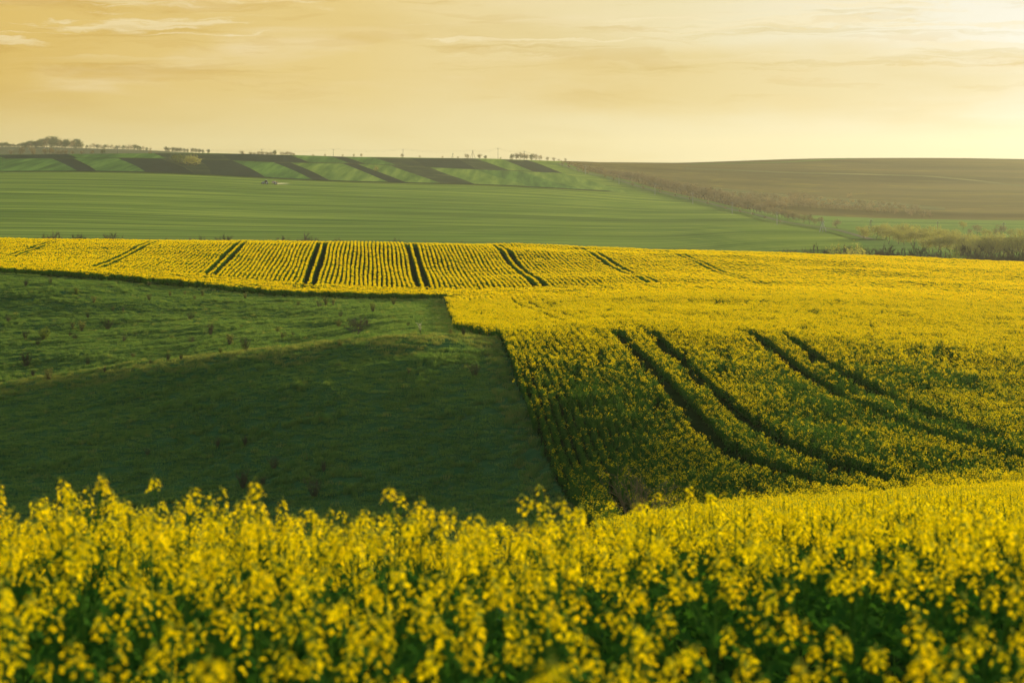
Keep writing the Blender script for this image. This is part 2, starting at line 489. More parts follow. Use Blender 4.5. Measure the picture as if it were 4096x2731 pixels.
M_TWIGF = leafy('pale_twigs', (.34, .255, .14), (.48, .37, .205), .45)
M_SHRUB = leafy('shrub_twigs', (.080, .078, .036), (.13, .115, .055), .3)
M_TWIGW = leafy('willow_twigs', (.24, .21, .08), (.36, .31, .13), .4)
M_TWIGO = leafy('rusty_twigs', (.36, .25, .12), (.46, .33, .17), .45)
M_WILLOW = leafy('willow_leaf', (.36, .33, .08), (.52, .46, .13), .5)
M_GREENL = leafy('spring_leaf', (.10, .14, .028), (.18, .21, .04), .5)
M_DARKL = leafy('dark_leaf', (.10, .12, .04), (.15, .17, .06), .4)
M_BLOSSOM = leafy('white_blossom', (.55, .48, .42), (.7, .62, .55), .4)

# ------------------------------------------------------------------ terrain meshes
def build_terrain():
    tx = np.arange(-1378, 5475, 12.0); tx = (tx - 2048) / F
    tx = tx[np.abs(tx) < TM]
    tx = np.concatenate([[-TM], tx, [TM]])
    a0 = math.atan(TM)
    az_out = np.linspace(a0, 2 * math.pi - a0, 76)[1:-1]
    def ring(a, b, s): return list(np.exp(np.arange(math.log(a), math.log(b), s)))
    D = np.array(ring(1.2, 95, .03) + ring(95, 300, .0042) + ring(300, 420, .008) + ring(420, 4500, .0125) + [4500.0])
    dirs = np.concatenate([np.stack([tx, np.ones_like(tx)], 1), np.stack([np.sin(az_out), np.cos(az_out)], 1) * math.sqrt(1 + TM * TM)])
    X = dirs[:, 0][:, None] * D[None]; Y = dirs[:, 1][:, None] * D[None]
    Z = terr(X, Y)
    n, m = X.shape
    V = np.stack([X, Y, Z], -1).reshape(-1, 3)
    idx = np.arange(n * m).reshape(n, m)
    nx = np.roll(idx, -1, 0)
    Q = np.stack([idx[:, :-1], idx[:, 1:], nx[:, 1:], nx[:, :-1]], -1).reshape(-1, 4)[:, ::-1]
    cen = V[Q].mean(1)
    cx, dd = cd(cen[:, 0], cen[:, 1])
    past = in_pasture(cen[:, 0], cen[:, 1]) & (dd < 330)
    # the road's course divides the wheat from the ploughed hill
    rc = np.array([-2000, 2230, 2298, 2438, 2578, 2718, 2859, 2999, 3103, 3225, 3332, 3409, 3500, 6000])
    rd = np.array([1e5, 2000, ] + [pick(c, r, 900, 2150)[1] for c, r in ROAD[1:-1]] + [700, 700])
    right = dd > np.interp(cx, rc, rd)
    plough_y = np.interp(cx, [2200, 2900, 3200, 3700, 4200, 6000], [1500, 1400, 1330, 1320, 1330, 1330])
    reg = np.full(len(Q), 0)
    reg[past] = 1
    reg[(dd > 430) & ~right] = 2
    reg[(dd > 430) & right & (dd > plough_y)] = 3
    reg[(dd > 430) & right & (dd <= plough_y)] = 4
    reg[(dd > 1950) & (cx < 1900)] = 5
    reg[(dd > 1950) & (cx >= 1900)] = 3
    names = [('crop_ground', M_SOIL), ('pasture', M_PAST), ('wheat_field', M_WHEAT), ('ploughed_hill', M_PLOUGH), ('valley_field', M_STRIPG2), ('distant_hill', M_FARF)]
    for i, (nm, mt) in enumerate(names):
        q = Q[reg == i]
        used, inv = np.unique(q, return_inverse=True)
        me = np_mesh(nm, V[used], inv.reshape(q.shape), mt)
        o = link(nm, me)
        o['kind'] = 'structure'
    # close the ground under the camera
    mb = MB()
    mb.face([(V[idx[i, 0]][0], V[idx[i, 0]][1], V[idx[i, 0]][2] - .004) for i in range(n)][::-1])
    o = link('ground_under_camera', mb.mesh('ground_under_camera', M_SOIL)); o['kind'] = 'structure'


M_STRIPG2 = ground_mat('valley_crop', [(.28, (.08, .14, .022)), (.5, (.13, .20, .034)), (.72, (.20, .27, .045))], 1.0, (.003, .06, .05), R(2), .9, .5, 7)
ROAD = [(2230, 655), (2298, 680), (2438, 715), (2578, 753), (2718, 790), (2859, 823), (2999, 857), (3103, 882), (3225, 905), (3332, 920), (3409, 938), (3485, 961)]
build_terrain()
S_ZOFF = 0.25


def quad_sheet(name, rows_fn, nu, nv, y0, y1, mat, off, kind='structure'):
    """rows_fn(u, v) -> photo column, row ; laid on the terrain"""
    P = np.zeros((nu + 1, nv + 1, 3))
    for a in range(nu + 1):
        for b in range(nv + 1):
            c, r = rows_fn(a / nu, b / nv)
            X, Y, z = pick(c, r, y0, y1)
            P[a, b] = (X, Y, z + off)
    me = grid_mesh(name, P, mat)
    # side skirts down to the ground keep the sheet a solid layer
    o = link(name, me); o['kind'] = kind
    return o


def crest(c): return np.interp(c, [-200, 0, 280, 610, 860, 1000, 1170, 1480, 1800, 2010, 2330], [619, 618.5, 615, 615.5, 619, 619, 624, 630, 636, 639, 650])
def divi(c): return np.interp(c, [-200, 0, 200, 470, 660, 900, 1100, 1390, 1580, 1900, 2130, 2300], [635, 635, 633, 632, 636, 641, 649, 653, 662, 679, 690, 700])
def bott(c): return np.interp(c, [-200, 0, 310, 590, 850, 1068, 1255, 1325, 1560, 1770, 2000, 2280, 2560], [689, 688, 688, 694, 703, 713, 720, 723, 731, 738, 747, 762, 775])


def strips():
    low = [(-260, 205, -160, 312, M_STRIPG), (205, 292, 312, 390, M_STRIPB), (292, 468, 390, 585, M_STRIPG), (468, 648, 585, 785, M_STRIPB), (648, 795, 785, 848, M_STRIPR),
           (795, 930, 848, 1068, M_STRIPB), (930, 1092, 1068, 1255, M_STRIPG), (1092, 1162, 1255, 1325, M_STRIPB), (1162, 1370, 1325, 1560, M_STRIPY), (1370, 1430, 1560, 1635, M_STRIPB),
           (1430, 1560, 1635, 1770, M_STRIPY), (1560, 1720, 1770, 1905, M_STRIPR), (1720, 1900, 1905, 2130, M_STRIPY), (1900, 2080, 2130, 2340, M_STRIPG), (2080, 2250, 2340, 2520, M_STRIPY)]
    upp = [(-260, -30, -230, 22, M_STRIPG), (-30, 270, 22, 310, M_STRIPB), (270, 616, 310, 665, M_STRIPG), (616, 880, 665, 920, M_STRIPR), (880, 1162, 920, 1240, M_STRIPB), (1162, 1320, 1240, 1395, M_STRIPG),
           (1320, 1370, 1395, 1460, M_STRIPB), (1370, 1480, 1460, 1585, M_STRIPG), (1480, 1640, 1585, 1700, M_STRIPR), (1640, 1830, 1700, 1905, M_STRIPB), (1830, 1895, 1905, 2035, M_STRIPR), (1895, 2000, 2035, 2130, M_STRIPY), (2000, 2110, 2130, 2250, M_STRIPB)]
    def bul(v): return v + .18 * math.sin(math.pi * v) * (1)
    for (t0, t1, b0, b1, mt) in low:
        def fn(u, v):
            cc = (t0 + (t1 - t0) * u) * (1 - v) + (b0 + (b1 - b0) * u) * v
            cb = cc + 8 * math.sin(math.pi * v)
            return cb, divi(cb) * (1 - v) + bott(cb) * v
        quad_sheet('crop_strip', fn, 8, 12, 1380, 1760, mt, .25 if mt is not M_STRIPB else .12)
    for (t0, t1, b0, b1, mt) in upp:
        def fn2(u, v):
            cc = (t0 + (t1 - t0) * u) * (1 - v) + (b0 + (b1 - b0) * u) * v
            return cc, crest(cc) * (1 - v) + (divi(cc) - 1.5) * v
        quad_sheet('crop_strip', fn2, 8, 6, 1480, 1880, mt, .25 if mt is not M_STRIPB else .12)


strips()


def ribbon(name, pts, w0, w1, mat, off, y0=850, y1=2150, side=0.0):
    """strip along a photo polyline; widths in metres across, side shifts it sideways"""
    c = np.array([p[0] for p in pts], float); r = np.array([p[1] for p in pts], float)
    n = 90
    t = np.linspace(0, len(pts) - 1, n)
    base = np.array([pick(a, b, y0, y1) for a, b in zip(np.interp(t, range(len(pts)), c), np.interp(t, range(len(pts)), r))])
    XY = base[:, :2].copy()
    for _ in range(6): XY[1:-1] = (XY[:-2] + XY[1:-1] * 2 + XY[2:]) / 4
    T = np.gradient(XY, axis=0); T /= np.linalg.norm(T, axis=1)[:, None]
    N = np.stack([-T[:, 1], T[:, 0]], 1)
    P = []
    for q in np.linspace(-1, 1, 7):
        w = np.interp(np.arange(n), [0, n - 1], [w0, w1])[:, None]
        xy = XY + N * (q * w * .5 + side)
        P.append(np.concatenate([xy, (terr(xy[:, 0], xy[:, 1]) + off)[:, None]], 1))
    o = link(name, grid_mesh(name, np.array(P), mat)); o['kind'] = 'structure'
    return XY


M_EDGESHADE = ground_mat('edge_shade', [(.35, (.012, .028, .010)), (.7, (.035, .055, .016))], .2)  # dark colour stands in for the shadow lines at the strip edges
ribbon('strip_edge_shade', [(c_, float(bott(c_)) - 1) for c_ in range(-200, 2560, 120)], 9, 9, M_EDGESHADE, .34, 1380, 1760)
ribbon('strip_edge_shade', [(c_, float(divi(c_))) for c_ in range(-200, 2280, 120)], 5, 5, M_EDGESHADE, .34, 1480, 1800)
ribbon('field_track', [(2760, 657), (2900, 655), (3100, 650), (3250, 644), (3420, 636)], 14, 14, M_VERGE, .3, 1700, 2380)
ribbon('field_track', [(2740, 676), (2900, 680), (3200, 692), (3500, 700), (3700, 706), (3900, 722), (4150, 750)], 16, 10, M_ORCH, .3, 1400, 2300)
ROADXY = ribbon('road_verge', ROAD, 22, 16, M_VERGE, .30)
ribbon('dirt_road', ROAD, 4.5, 3.5, M_ROAD, .40)
quad_sheet('orchard_floor', lambda u, v: (2850 + 930 * u, (752 + 78 * u) * (1 - v) + (800 + 42 * u) * v), 24, 8, 1300, 2100, M_ORCH, .3)

# ------------------------------------------------------------------ rapeseed plants
def rand_unit(r, zmin=-1):
    while True:
        v = Vector((r.uniform(-1, 1), r.uniform(-1, 1), r.uniform(zmin, 1)))
        if .05 < v.length < 1: return v.normalized()


def raceme(mb, top, ax, L, nfl, size, r, petals=4, stalk=None):
    """flowers around the upper L metres of an axis, a knob of buds at the tip"""
    st = stalk or mb
    u = ax.orthogonal().normalized(); w = ax.cross(u)
    for i in range(nfl):
        f = i / max(1, nfl - 1)
        t = i * 2.4 + r.random()
        rad = (.040 * (1 - .5 * f) + .004) * (size / .016) ** .7
        p = top - ax * (L * (1 - f) * .95) + (u * math.cos(t) + w * math.sin(t)) * rad * r.uniform(.75, 1.2)
        out = ((u * math.cos(t) + w * math.sin(t)) * .8 + ax * (.5 + .5 * f) + rand_unit(r) * .35).normalized()
        a = out.orthogonal().normalized(); b = out.cross(a)
        ph = r.random() * 6.28
        a, b = a * math.cos(ph) + b * math.sin(ph), b * math.cos(ph) - a * math.sin(ph)
        s = size * r.uniform(.75, 1.2)
        if petals == 4:
            for (d, e) in ((a, b), (b, -a), (-a, -b), (-b, a)):
                mb.face([p, p + (d * .55 + e * .38) * s + out * s * .15, p + d * s * 1.0 + out * s * .22, p + (d * .55 - e * .38) * s + out * s * .15], 0)
        else:
            mb.face([p + a * s, p + b * s, p - a * s, p - b * s], 0)


def plant_meshes(seed, H, nrac, nfl, size, petals, nleaf, tag_, ltop=.72):
    r = random.Random(seed)
    fl = MB(); st = MB(); lf = MB(); heads = []
    lean = Vector((r.uniform(-.08, .08), r.uniform(-.08, .08), 1))
    main = [Vector((0, 0, 0)), Vector((lean.x * H * .4, lean.y * H * .4, H * .5)), Vector((lean.x * H, lean.y * H, H))]
    st.tube(main[0], main[1], .008, .006, 4, 0); st.tube(main[1], main[2], .006, .003, 4, 0)
    tips = [(main[2], (main[2] - main[1]).normalized())]
    for i in range(nrac - 1):
        t = i * 2.4 + r.random() * .8
        f = r.uniform(.50, .86)
        b = main[1].lerp(main[2], (f - .5) / .5) if f > .5 else main[0].lerp(main[1], f / .5)
        d = Vector((math.cos(t), math.sin(t), r.uniform(1.0, 2.1))).normalized()
        L = H * r.uniform(.82, 1.10) - b.z
        e = b + d * max(.12, L * .85)
        st.tube(b, e, .0045, .0022, 3, 0)
        up = (d + Vector((0, 0, 1.0))).normalized()
        tips.append((e, up))
    for (p, ax) in tips:
        L = r.uniform(.05, .10)
        n0 = len(fl.v); f0 = len(fl.f)
        raceme(fl, p, ax, L, int(nfl * r.uniform(.6, 1.25)), size, r, petals)
        hd = MB(); hd.v = fl.v[n0:]; hd.f = [tuple(i_ - n0 for i_ in f_) for f_ in fl.f[f0:]]; hd.m = [0] * len(hd.f); heads.append(hd)
        nb = 7 if petals == 4 else 2
        for q in range(nb):
            c = p + ax * r.uniform(0, .018) + rand_unit(r) * .012
            a = rand_unit(r) * .006; b = a.cross(ax).normalized() * .006
            st.face([c + a, c + b, c - a + ax * .004, c - b], 1)
        # pods below the flowers
        for q in range(4 if petals == 4 else 1):
            t = r.random() * 6.28; c = p - ax * (L + r.uniform(0, .12))
            st.spike(c, c + Vector((math.cos(t), math.sin(t), .8)) * .045, .002, 0)
    for i in range(nleaf):
        t = i * 2.4 + r.random(); f = r.uniform(.12, ltop)
        b = main[0].lerp(main[2], f)
        d = Vector((math.cos(t), math.sin(t), r.uniform(-.1, .7))).normalized()
        L = .26 * (1 - f * .68) * r.uniform(.8, 1.2); wd = L * .22
        s = d.cross(Vector((0, 0, 1))).normalized() * wd
        m_ = b + d * L * .5 + Vector((0, 0, .02)); e = b + d * L - Vector((0, 0, L * .35))
        lf.face([b, m_ - s, m_], 0); lf.face([b, m_, m_ + s], 0); lf.face([m_ - s, e, m_], 0); lf.face([m_, e, m_ + s], 0)
    fl.heads = heads
    return fl, st, lf


def merge(parts, name, mats, mmap):
    mb = MB()
    for p, mm in zip(parts, mmap):
        n = len(mb.v); mb.v += p.v; mb.f += [tuple(i + n for i in f) for f in p.f]; mb.m += [mm[x] for x in p.m]
    return mb.mesh(name, mats)


RM = [M_PETAL, M_STALK, M_BUD, M_LEAF, M_BUDG]
near_parts = []
near_whole = []
for i in range(7):
    fl, st, lf = plant_meshes(100 + i, random.uniform(1.08, 1.2), random.choice((6, 7, 8, 9)), 15, .0125, 4, 18, 'n')
    near_parts.append(([h.mesh('flower_head', M_PETAL) for h in fl.heads], st.mesh('stem', [M_STALK, M_BUD]), lf.mesh('leaf_mass', M_LEAF)))
    near_whole.append(merge((fl, st, lf), 'rape_near', RM, ((0,), (1, 2), (3,))))
mid_whole = []
for i in range(8):
    nr = (5, 4, 6, 5, 4, 5, 6, 5)[i]
    fl, st, lf = plant_meshes(200 + i, random.uniform(.82, .95), nr, 6 if i < 4 else 4, .019 if i < 5 else .016, 1, 22, 'm', .88)
    mp = 0 if i < 5 else 4      # the last kinds are still in green bud
    mid_whole.append(merge((fl, st, lf), 'rape_mid', RM, ((mp,), (1, 2 if i < 5 else 4), (3,))))
for i in range(3):
    fl, st, lf = plant_meshes(250 + i, .9, 6, 9, .021, 1, 12, 'm', .8)
    mid_whole.append(merge((fl, st, lf), 'rape_mid', RM, ((0,), (1, 2), (3,))))


def segment(seed, dens, H=.9):
    """one metre of a drilled row, seen from afar"""
    r = random.Random(seed); mb = MB()
    for i in range(int(40 * dens)):
        p = Vector((r.gauss(0, .075), r.uniform(-.5, .5), H - abs(r.gauss(0, .08))))
        for q in range(3):
            c = p + Vector((r.uniform(-.03, .03), r.uniform(-.03, .03), r.uniform(-.05, .03)))
            a = rand_unit(r) * .028; b = a.cross(rand_unit(r)).normalized() * .026
            mb.face([c + a, c + b, c - a, c - b], 0)
    for i in range(46):
        z = r.uniform(.1, H * .93)
        c = Vector((r.gauss(0, .085), r.uniform(-.5, .5), z))
        a = rand_unit(r, -.2) * .10; b = a.cross(rand_unit(r)).normalized() * .05
        mb.face([c + a, c + b, c - a, c - b], 3)
    for i in range(12):
        x = r.gauss(0, .08); y = r.uniform(-.5, .5)
        mb.spike((x, y, 0), (x + r.uniform(-.05, .05), y + r.uniform(-.05, .05), H * .95), .012, 1)
    return mb.mesh('rape_row', RM)


far_whole = [segment(300 + i, d) for i, d in enumerate((1.2, .95, .75, 1.05, .5, .25))]


def gn_scatter(name, P, rot, scl, idx, protos, label=None):
    """one object of kind stuff: points that carry instances of the given meshes"""
    me = bpy.data.meshes.new(name)
    me.vertices.add(len(P)); me.vertices.foreach_set('co', np.ascontiguousarray(P, np.float32).ravel())
    a = me.attributes.new('rot', 'FLOAT_VECTOR', 'POINT'); a.data.foreach_set('vector', np.ascontiguousarray(rot, np.float32).ravel())
    a = me.attributes.new('scl', 'FLOAT_VECTOR', 'POINT'); a.data.foreach_set('vector', np.ascontiguousarray(scl, np.float32).ravel())
    a = me.attributes.new('idx', 'INT', 'POINT'); a.data.foreach_set('value', np.ascontiguousarray(idx, np.int32))
    o = link(name, me); o['kind'] = 'stuff'
    if label: o['label'] = label
    ng = bpy.data.node_groups.new(name, 'GeometryNodeTree')
    ng.interface.new_socket('Geometry', in_out='INPUT', socket_type='NodeSocketGeometry')
    ng.interface.new_socket('Geometry', in_out='OUTPUT', socket_type='NodeSocketGeometry')
    N = ng.nodes; Lk = ng.links
    gi = N.new('NodeGroupInput'); go = N.new('NodeGroupOutput')
    j = N.new('GeometryNodeJoinGeometry')
    for pm in reversed(protos):
        po = bpy.data.objects.new(pm.name, pm)      # never linked to the scene: it only lends its mesh
        oi = N.new('GeometryNodeObjectInfo'); oi.inputs['Object'].default_value = po
        oi.inputs['As Instance'].default_value = True
        Lk.new(oi.outputs['Geometry'], j.inputs[0])
    ip = N.new('GeometryNodeInstanceOnPoints'); ip.inputs['Pick Instance'].default_value = True
    def attr(nm, ty):
        n = N.new('GeometryNodeInputNamedAttribute'); n.data_type = ty; n.inputs['Name'].default_value = nm
        return n.outputs['Attribute']
    Lk.new(gi.outputs[0], ip.inputs['Points']); Lk.new(j.outputs[0], ip.inputs['Instance'])
    Lk.new(attr('idx', 'INT'), ip.inputs['Instance Index'])
    er = N.new('FunctionNodeEulerToRotation'); Lk.new(attr('rot', 'FLOAT_VECTOR'), er.inputs[0])
    Lk.new(er.outputs[0], ip.inputs['Rotation'])
    Lk.new(attr('scl', 'FLOAT_VECTOR'), ip.inputs['Scale'])
    Lk.new(ip.outputs[0], go.inputs[0])
    md = o.modifiers.new('scatter', 'NODES'); md.node_group = ng
    return o


# --- foreground: the nearest plants are things of their own, the rest of the crop is one mass
VPX = (1476 - 2048) / F      # the drilled rows run along this direction
ROWA = math.atan2(-VPX, 1)    # rotation of a row segment about z
def foreground():
    pts = []
    n = 0
    Yc = 3.0
    cand = []
    for _ in range(6500):
        Y = math.sqrt(random.uniform(1.9**2, 24**2)); X = random.uniform(-.33, .34) * Y
        cand.append((X, Y))
    cell = {}
    for (X, Y) in cand:
        nz = float(vnoise(np.array(X / .8), np.array(Y / .9), 21))
        if nz < -.42: continue
        md = (.30 if Y < 5.5 else .23) + .15 * (1 - nz) * .5
        kx, ky = int(X / .25), int(Y / .25)
        if any((X - a)**2 + (Y - b)**2 < md * md for i in (-1, 0, 1) for jj in (-1, 0, 1) for (a, b) in cell.get((kx + i, ky + jj), ())): continue
        cell.setdefault((kx, ky), []).append((X, Y)); pts.append((X, Y))
    pts.sort(key=lambda p: p[1])
    return pts


FG = foreground()
vis = [p for p in FG if abs(p[0]) < .262 * p[1] + .15]
ind = set(vis[:300])
LABF = 'tall rapeseed plant with yellow flower heads, out of focus in the near foreground'
protoF = []
zf = terr(np.array([p[0] for p in FG]), np.array([p[1] for p in FG]))
rest = []
for (p, z) in zip(FG, zf):
    if p in ind:
        v = random.randrange(7)
        e = empty('rapeseed_plant', (p[0], p[1], float(z)), random.random() * 6.28, random.uniform(.84, 1.03) if p[1] > 6.5 else random.uniform(.74, .92))
        e.rotation_euler[0] = random.gauss(0, .04); e.rotation_euler[1] = random.gauss(0, .04)
        tag(e, LABF, 'plant', 'rapeseed plants in the near foreground')
        for hm in near_parts[v][0]: link('flower_head', hm, e)
        link('stem', near_parts[v][1], e)
        o_ = link('leaf_mass', near_parts[v][2], e); o_['kind'] = 'stuff'
    else:
        rest.append((p[0], p[1], float(z)))

# --- the crop beyond, on the right down into the valley and over the far rise
def scatter_rows(y0, y1, step, per, tmin, tmax, jit, tracks, tw, headland):
    """points on drilled rows X = X0 + VPX*Y"""
    xs0 = np.arange(-130, 150, step)
    out = []
    for x0 in xs0:
        ys = np.arange(y0, y1, per) + rng.uniform(0, per)
        X = x0 + VPX * ys
        ok = (X > tmin * ys - 2) & (X < tmax * ys + 2)
        ys = ys[ok]; X = X[ok]
        if len(ys) == 0: continue
        ys = ys + rng.normal(0, per * .3, len(ys)); X = X + rng.normal(0, jit, len(ys)) + .08 * np.sin(ys * .11 + x0)
        out.append(np.stack([X, ys, np.full(len(ys), x0)], 1))
    P = np.concatenate(out)
    P = P[~in_pasture(P[:, 0] + .45 * vnoise(P[:, 0] / .6, P[:, 1] / 1.3, 91), P[:, 1] + .7 * vnoise(P[:, 0] / 1.1, P[:, 1] / .6, 92))]
    wob = .25 * np.sin(P[:, 1] * .045) + .12 * np.sin(P[:, 1] * .13 + 1)
    u = P[:, 0] - VPX * P[:, 1]
    keep = np.ones(len(P), bool)
    for (t0, ya, yb) in tracks:
        keep &= ~((np.abs(P[:, 2] - t0) < tw) & (P[:, 1] > ya) & (P[:, 1] < yb))
    P = P[keep | ((rng.random(len(P)) < .025) & (P[:, 1] < 155))]
    P[:, 0] += 2.2 * (np.clip(110 - P[:, 1], 0, None) / 22)**2 * (P[:, 1] > 62) * (P[:, 0] > 5)
    return P


TL = [(18.75, 84, 153), (21.25, 86, 153), (28.75, 78, 153), (31.25, 80, 153)]
TU = []
for x0 in (-53.5, -37.2, -21.6, -7.9, 7.2, 22.2, 36.0, 50.7):
    x0 = -130 + .62 * round((x0 + 130) / .62)
    TU += [(x0 - .62, 252 if x0 > -10 else 268, 345), (x0 + .62, 252 if x0 > -10 else 268, 345)]
TM_ = [(16.5, 166, 230), (18.0, 166, 230)]

# near: 16..62 m
P = scatter_rows(24, 62, .5, .17, -.02, .31, .12, [], .4, 0)
z = terr(P[:, 0], P[:, 1])
N1 = [(x, y, zz) for x, y, zz in zip(P[:, 0], P[:, 1], z)] + rest
N1 = np.array(N1)
n = len(N1)
ro = np.stack([rng.normal(0, .05, n), rng.normal(0, .05, n), rng.uniform(0, 6.28, n)], 1)
sc = rng.uniform(.82, 1.05, n) * np.interp(N1[:, 1], [20, 60], [1.0, .82]); sc = np.stack([sc] * 3, 1)
gn_scatter('rapeseed_crop', N1, ro, sc, rng.integers(0, 7, n), near_whole, 'mass of yellow rapeseed plants just behind the nearest ones')

def flower_index(P, base, full, sparse, thr=.35, sp=.12):
    nz = vnoise(P[:, 0] / 7, P[:, 1] / 9, 31) * .6 + vnoise(P[:, 0] / 2.2, P[:, 1] / 2.5, 32) * .4
    r_ = rng.random(len(P))
    i = rng.integers(0, full, len(P))
    s = r_ < np.clip(sp + (nz - thr) * .9, .03, .85)
    i[s] = rng.choice(sparse, s.sum())
    return i


# middle: single plants
P = np.concatenate([scatter_rows(62, 152, .5, .17, -.26, .31, .06, TL, .3, 0), scatter_rows(152, 236, .5, .21, -.26, .31, .05, TM_, .3, 0)])
gap = vnoise(P[:, 0] / 1.1 + 9, P[:, 1] / 3.2, 61) * .55 + vnoise(P[:, 0] / .5, P[:, 1] / 6.0, 62) * .45
P = P[(gap > -.38) | (rng.random(len(P)) < .35)]
P = P[P[:, 0] > border_x(P[:, 1]) - .4]
z = terr(P[:, 0], P[:, 1]); n = len(P)
ro = np.stack([rng.normal(0, .06, n), rng.normal(0, .06, n), rng.uniform(0, 6.28, n)], 1)
hs = rng.uniform(.80, 1.12, n) * (1 + .13 * vnoise(P[:, 0] / 3, P[:, 1] / 3, 40) + .08 * vnoise(P[:, 0] / .5, P[:, 1] / 7, 44))
lower = np.exp(-((P[:, 0] - VPX * P[:, 1] - 13.5) / 3.5)**2) * np.clip((140 - P[:, 1]) / 15, 0, 1) * np.clip((P[:, 1] - 100) / 10, 0, 1)
ix = flower_index(P, 0, 4, [4, 5, 6, 7], .15, .30)
ix = np.where((P[:, 1] < 148) & (rng.random(n) < np.clip(.42 + .55 * vnoise((P[:, 0] - VPX * P[:, 1]) / 2.2, P[:, 1] / 13, 77), .05, .9) * np.clip((164 - P[:, 1]) / 34, 0, 1) * np.clip((P[:, 1] - 88) / 12, 0, 1)), rng.integers(5, 8, n), ix)
ix = np.where(rng.random(n) < lower * .75, rng.choice([6, 7], n), ix)
ix = np.where(rng.random(n) < .85 * np.clip((P[:, 1] - 124) / 38, 0, 1), rng.integers(8, 11, n), ix)
ix = np.where(rng.random(n) < .7 * np.clip((90 - P[:, 1]) / 10, 0, 1), rng.integers(8, 11, n), ix)
gn_scatter('rapeseed_slope', np.stack([P[:, 0], P[:, 1], z], 1), ro, np.stack([hs, hs, hs], 1), ix, mid_whole, 'rapeseed crop with wheel tracks on the near slope')

# far: row segments
P = scatter_rows(226, 375, .62, 1.0, -.34, .34, .02, TU, .25, 0)
ed = np.where(P[:, 0] < -8, edge_y(P[:, 0]), 0)
z = terr(P[:, 0], P[:, 1]); n = len(P)
# headland along the edge is drilled parallel to it
head = (P[:, 0] < -8) & (P[:, 1] < ed + 13) | ((P[:, 0] >= -8) & (P[:, 1] < 252) & (P[:, 1] > 234) & (P[:, 0] < 22))
rz = np.where(head, rng.uniform(0, 6.28, n), ROWA + rng.normal(0, .02, n))
P[head, 0] += rng.normal(0, .18, head.sum())
ro = np.stack([rng.normal(0, .02, n), rng.normal(0, .02, n), rz], 1)
hs = rng.uniform(.88, 1.1, n) * (1 + .07 * vnoise(P[:, 0] / 4, P[:, 1] / 4, 41))
ix = flower_index(P, 0, 4, [4, 5], .3, .10)
gn_scatter('rapeseed_rise', np.stack([P[:, 0], P[:, 1], z], 1), ro, np.stack([np.where(head, 1.4, 1.0), np.full(n, 1.08), hs], 1), ix, far_whole, 'rapeseed crop drilled in rows over the far rise')

# ------------------------------------------------------------------ pasture grass
def tuft(seed, n, h, rad, mats=(0,)):
    r = random.Random(seed); mb = MB()
    la = r.random() * 6.28
    for i in range(n):
        a = r.random() * 6.28; q = rad * math.sqrt(r.random())
        b = Vector((math.cos(a) * q, math.sin(a) * q, -.03))
        hh = h * r.uniform(.5, 1.2) * (1 - .4 * q / rad)
        t = r.random() * 6.28
        lean = Vector((math.cos(t) + .7 * math.cos(la), math.sin(t) + .7 * math.sin(la), 0)) * hh * .45
        w = Vector((-math.sin(t), math.cos(t), 0)) * r.uniform(.008, .016)
        m1 = b + Vector((0, 0, hh * .6)) + lean * .4
        e = b + Vector((0, 0, hh)) + lean
        mb.face([b - w, b + w, m1 + w * .7, m1 - w * .7], mats[0]); mb.face([m1 - w * .7, m1 + w * .7, e], mats[0])
    return mb


GT = [tuft(i, 70, h, rd).mesh('grass_tuft', [M_GRASS]) for i, (h, rd) in enumerate(((.16, .42), (.13, .5), (.20, .38), (.11, .5), (.30, .25)))]
GT.append(tuft(9, 40, .28, .3).mesh('dry_tuft', [M_DRY]))
n = 95000
Yg = np.sqrt(rng.uniform(88**2, 275**2, n)); Xg = rng.uniform(-.30, .07, n) * Yg
m = in_pasture(Xg, Yg) & (Xg < border_x(np.minimum(Yg, 242)) - .2) & (Yg < np.where(Xg < -8, edge_y(Xg), 242) - .4)
Xg, Yg = Xg[m], Yg[m]; n = len(Xg)
nz = vnoise(Xg / 3, Yg / 2.5, 51)
ix = rng.integers(0, 4, n); ix = np.where((nz > .45) & (rng.random(n) < .4), 4, ix); ix = np.where(rng.random(n) < .015, 5, ix)
edg = (border_x(Yg) - Xg < 1.6) | (np.where(Xg < -8, edge_y(Xg), 242) - Yg < 2.0)
ix = np.where(edg & (rng.random(n) < .6), rng.integers(4, 6, n), ix)
cg_ = 2048 + F * Xg / Yg
brow = np.interp(cg_, [0, 600, 1200, 1700, 1950], [160, 156, 151, 149, 149])
ix = np.where((np.abs(Yg - brow + 1) < 4 + 3 * vnoise(Xg / 4, Yg / 9, 55)) & (rng.random(n) < .5), 5, ix)
ro = np.stack([np.zeros(n), np.zeros(n), rng.uniform(0, 6.28, n)], 1)
s_ = rng.uniform(.8, 1.35, n)
o = gn_scatter('grass', np.stack([Xg, Yg, terr(Xg, Yg)], 1), ro, np.stack([s_, s_, s_ * (1 + .5 * np.maximum(nz, 0))], 1), ix, GT, 'rough green pasture grass')

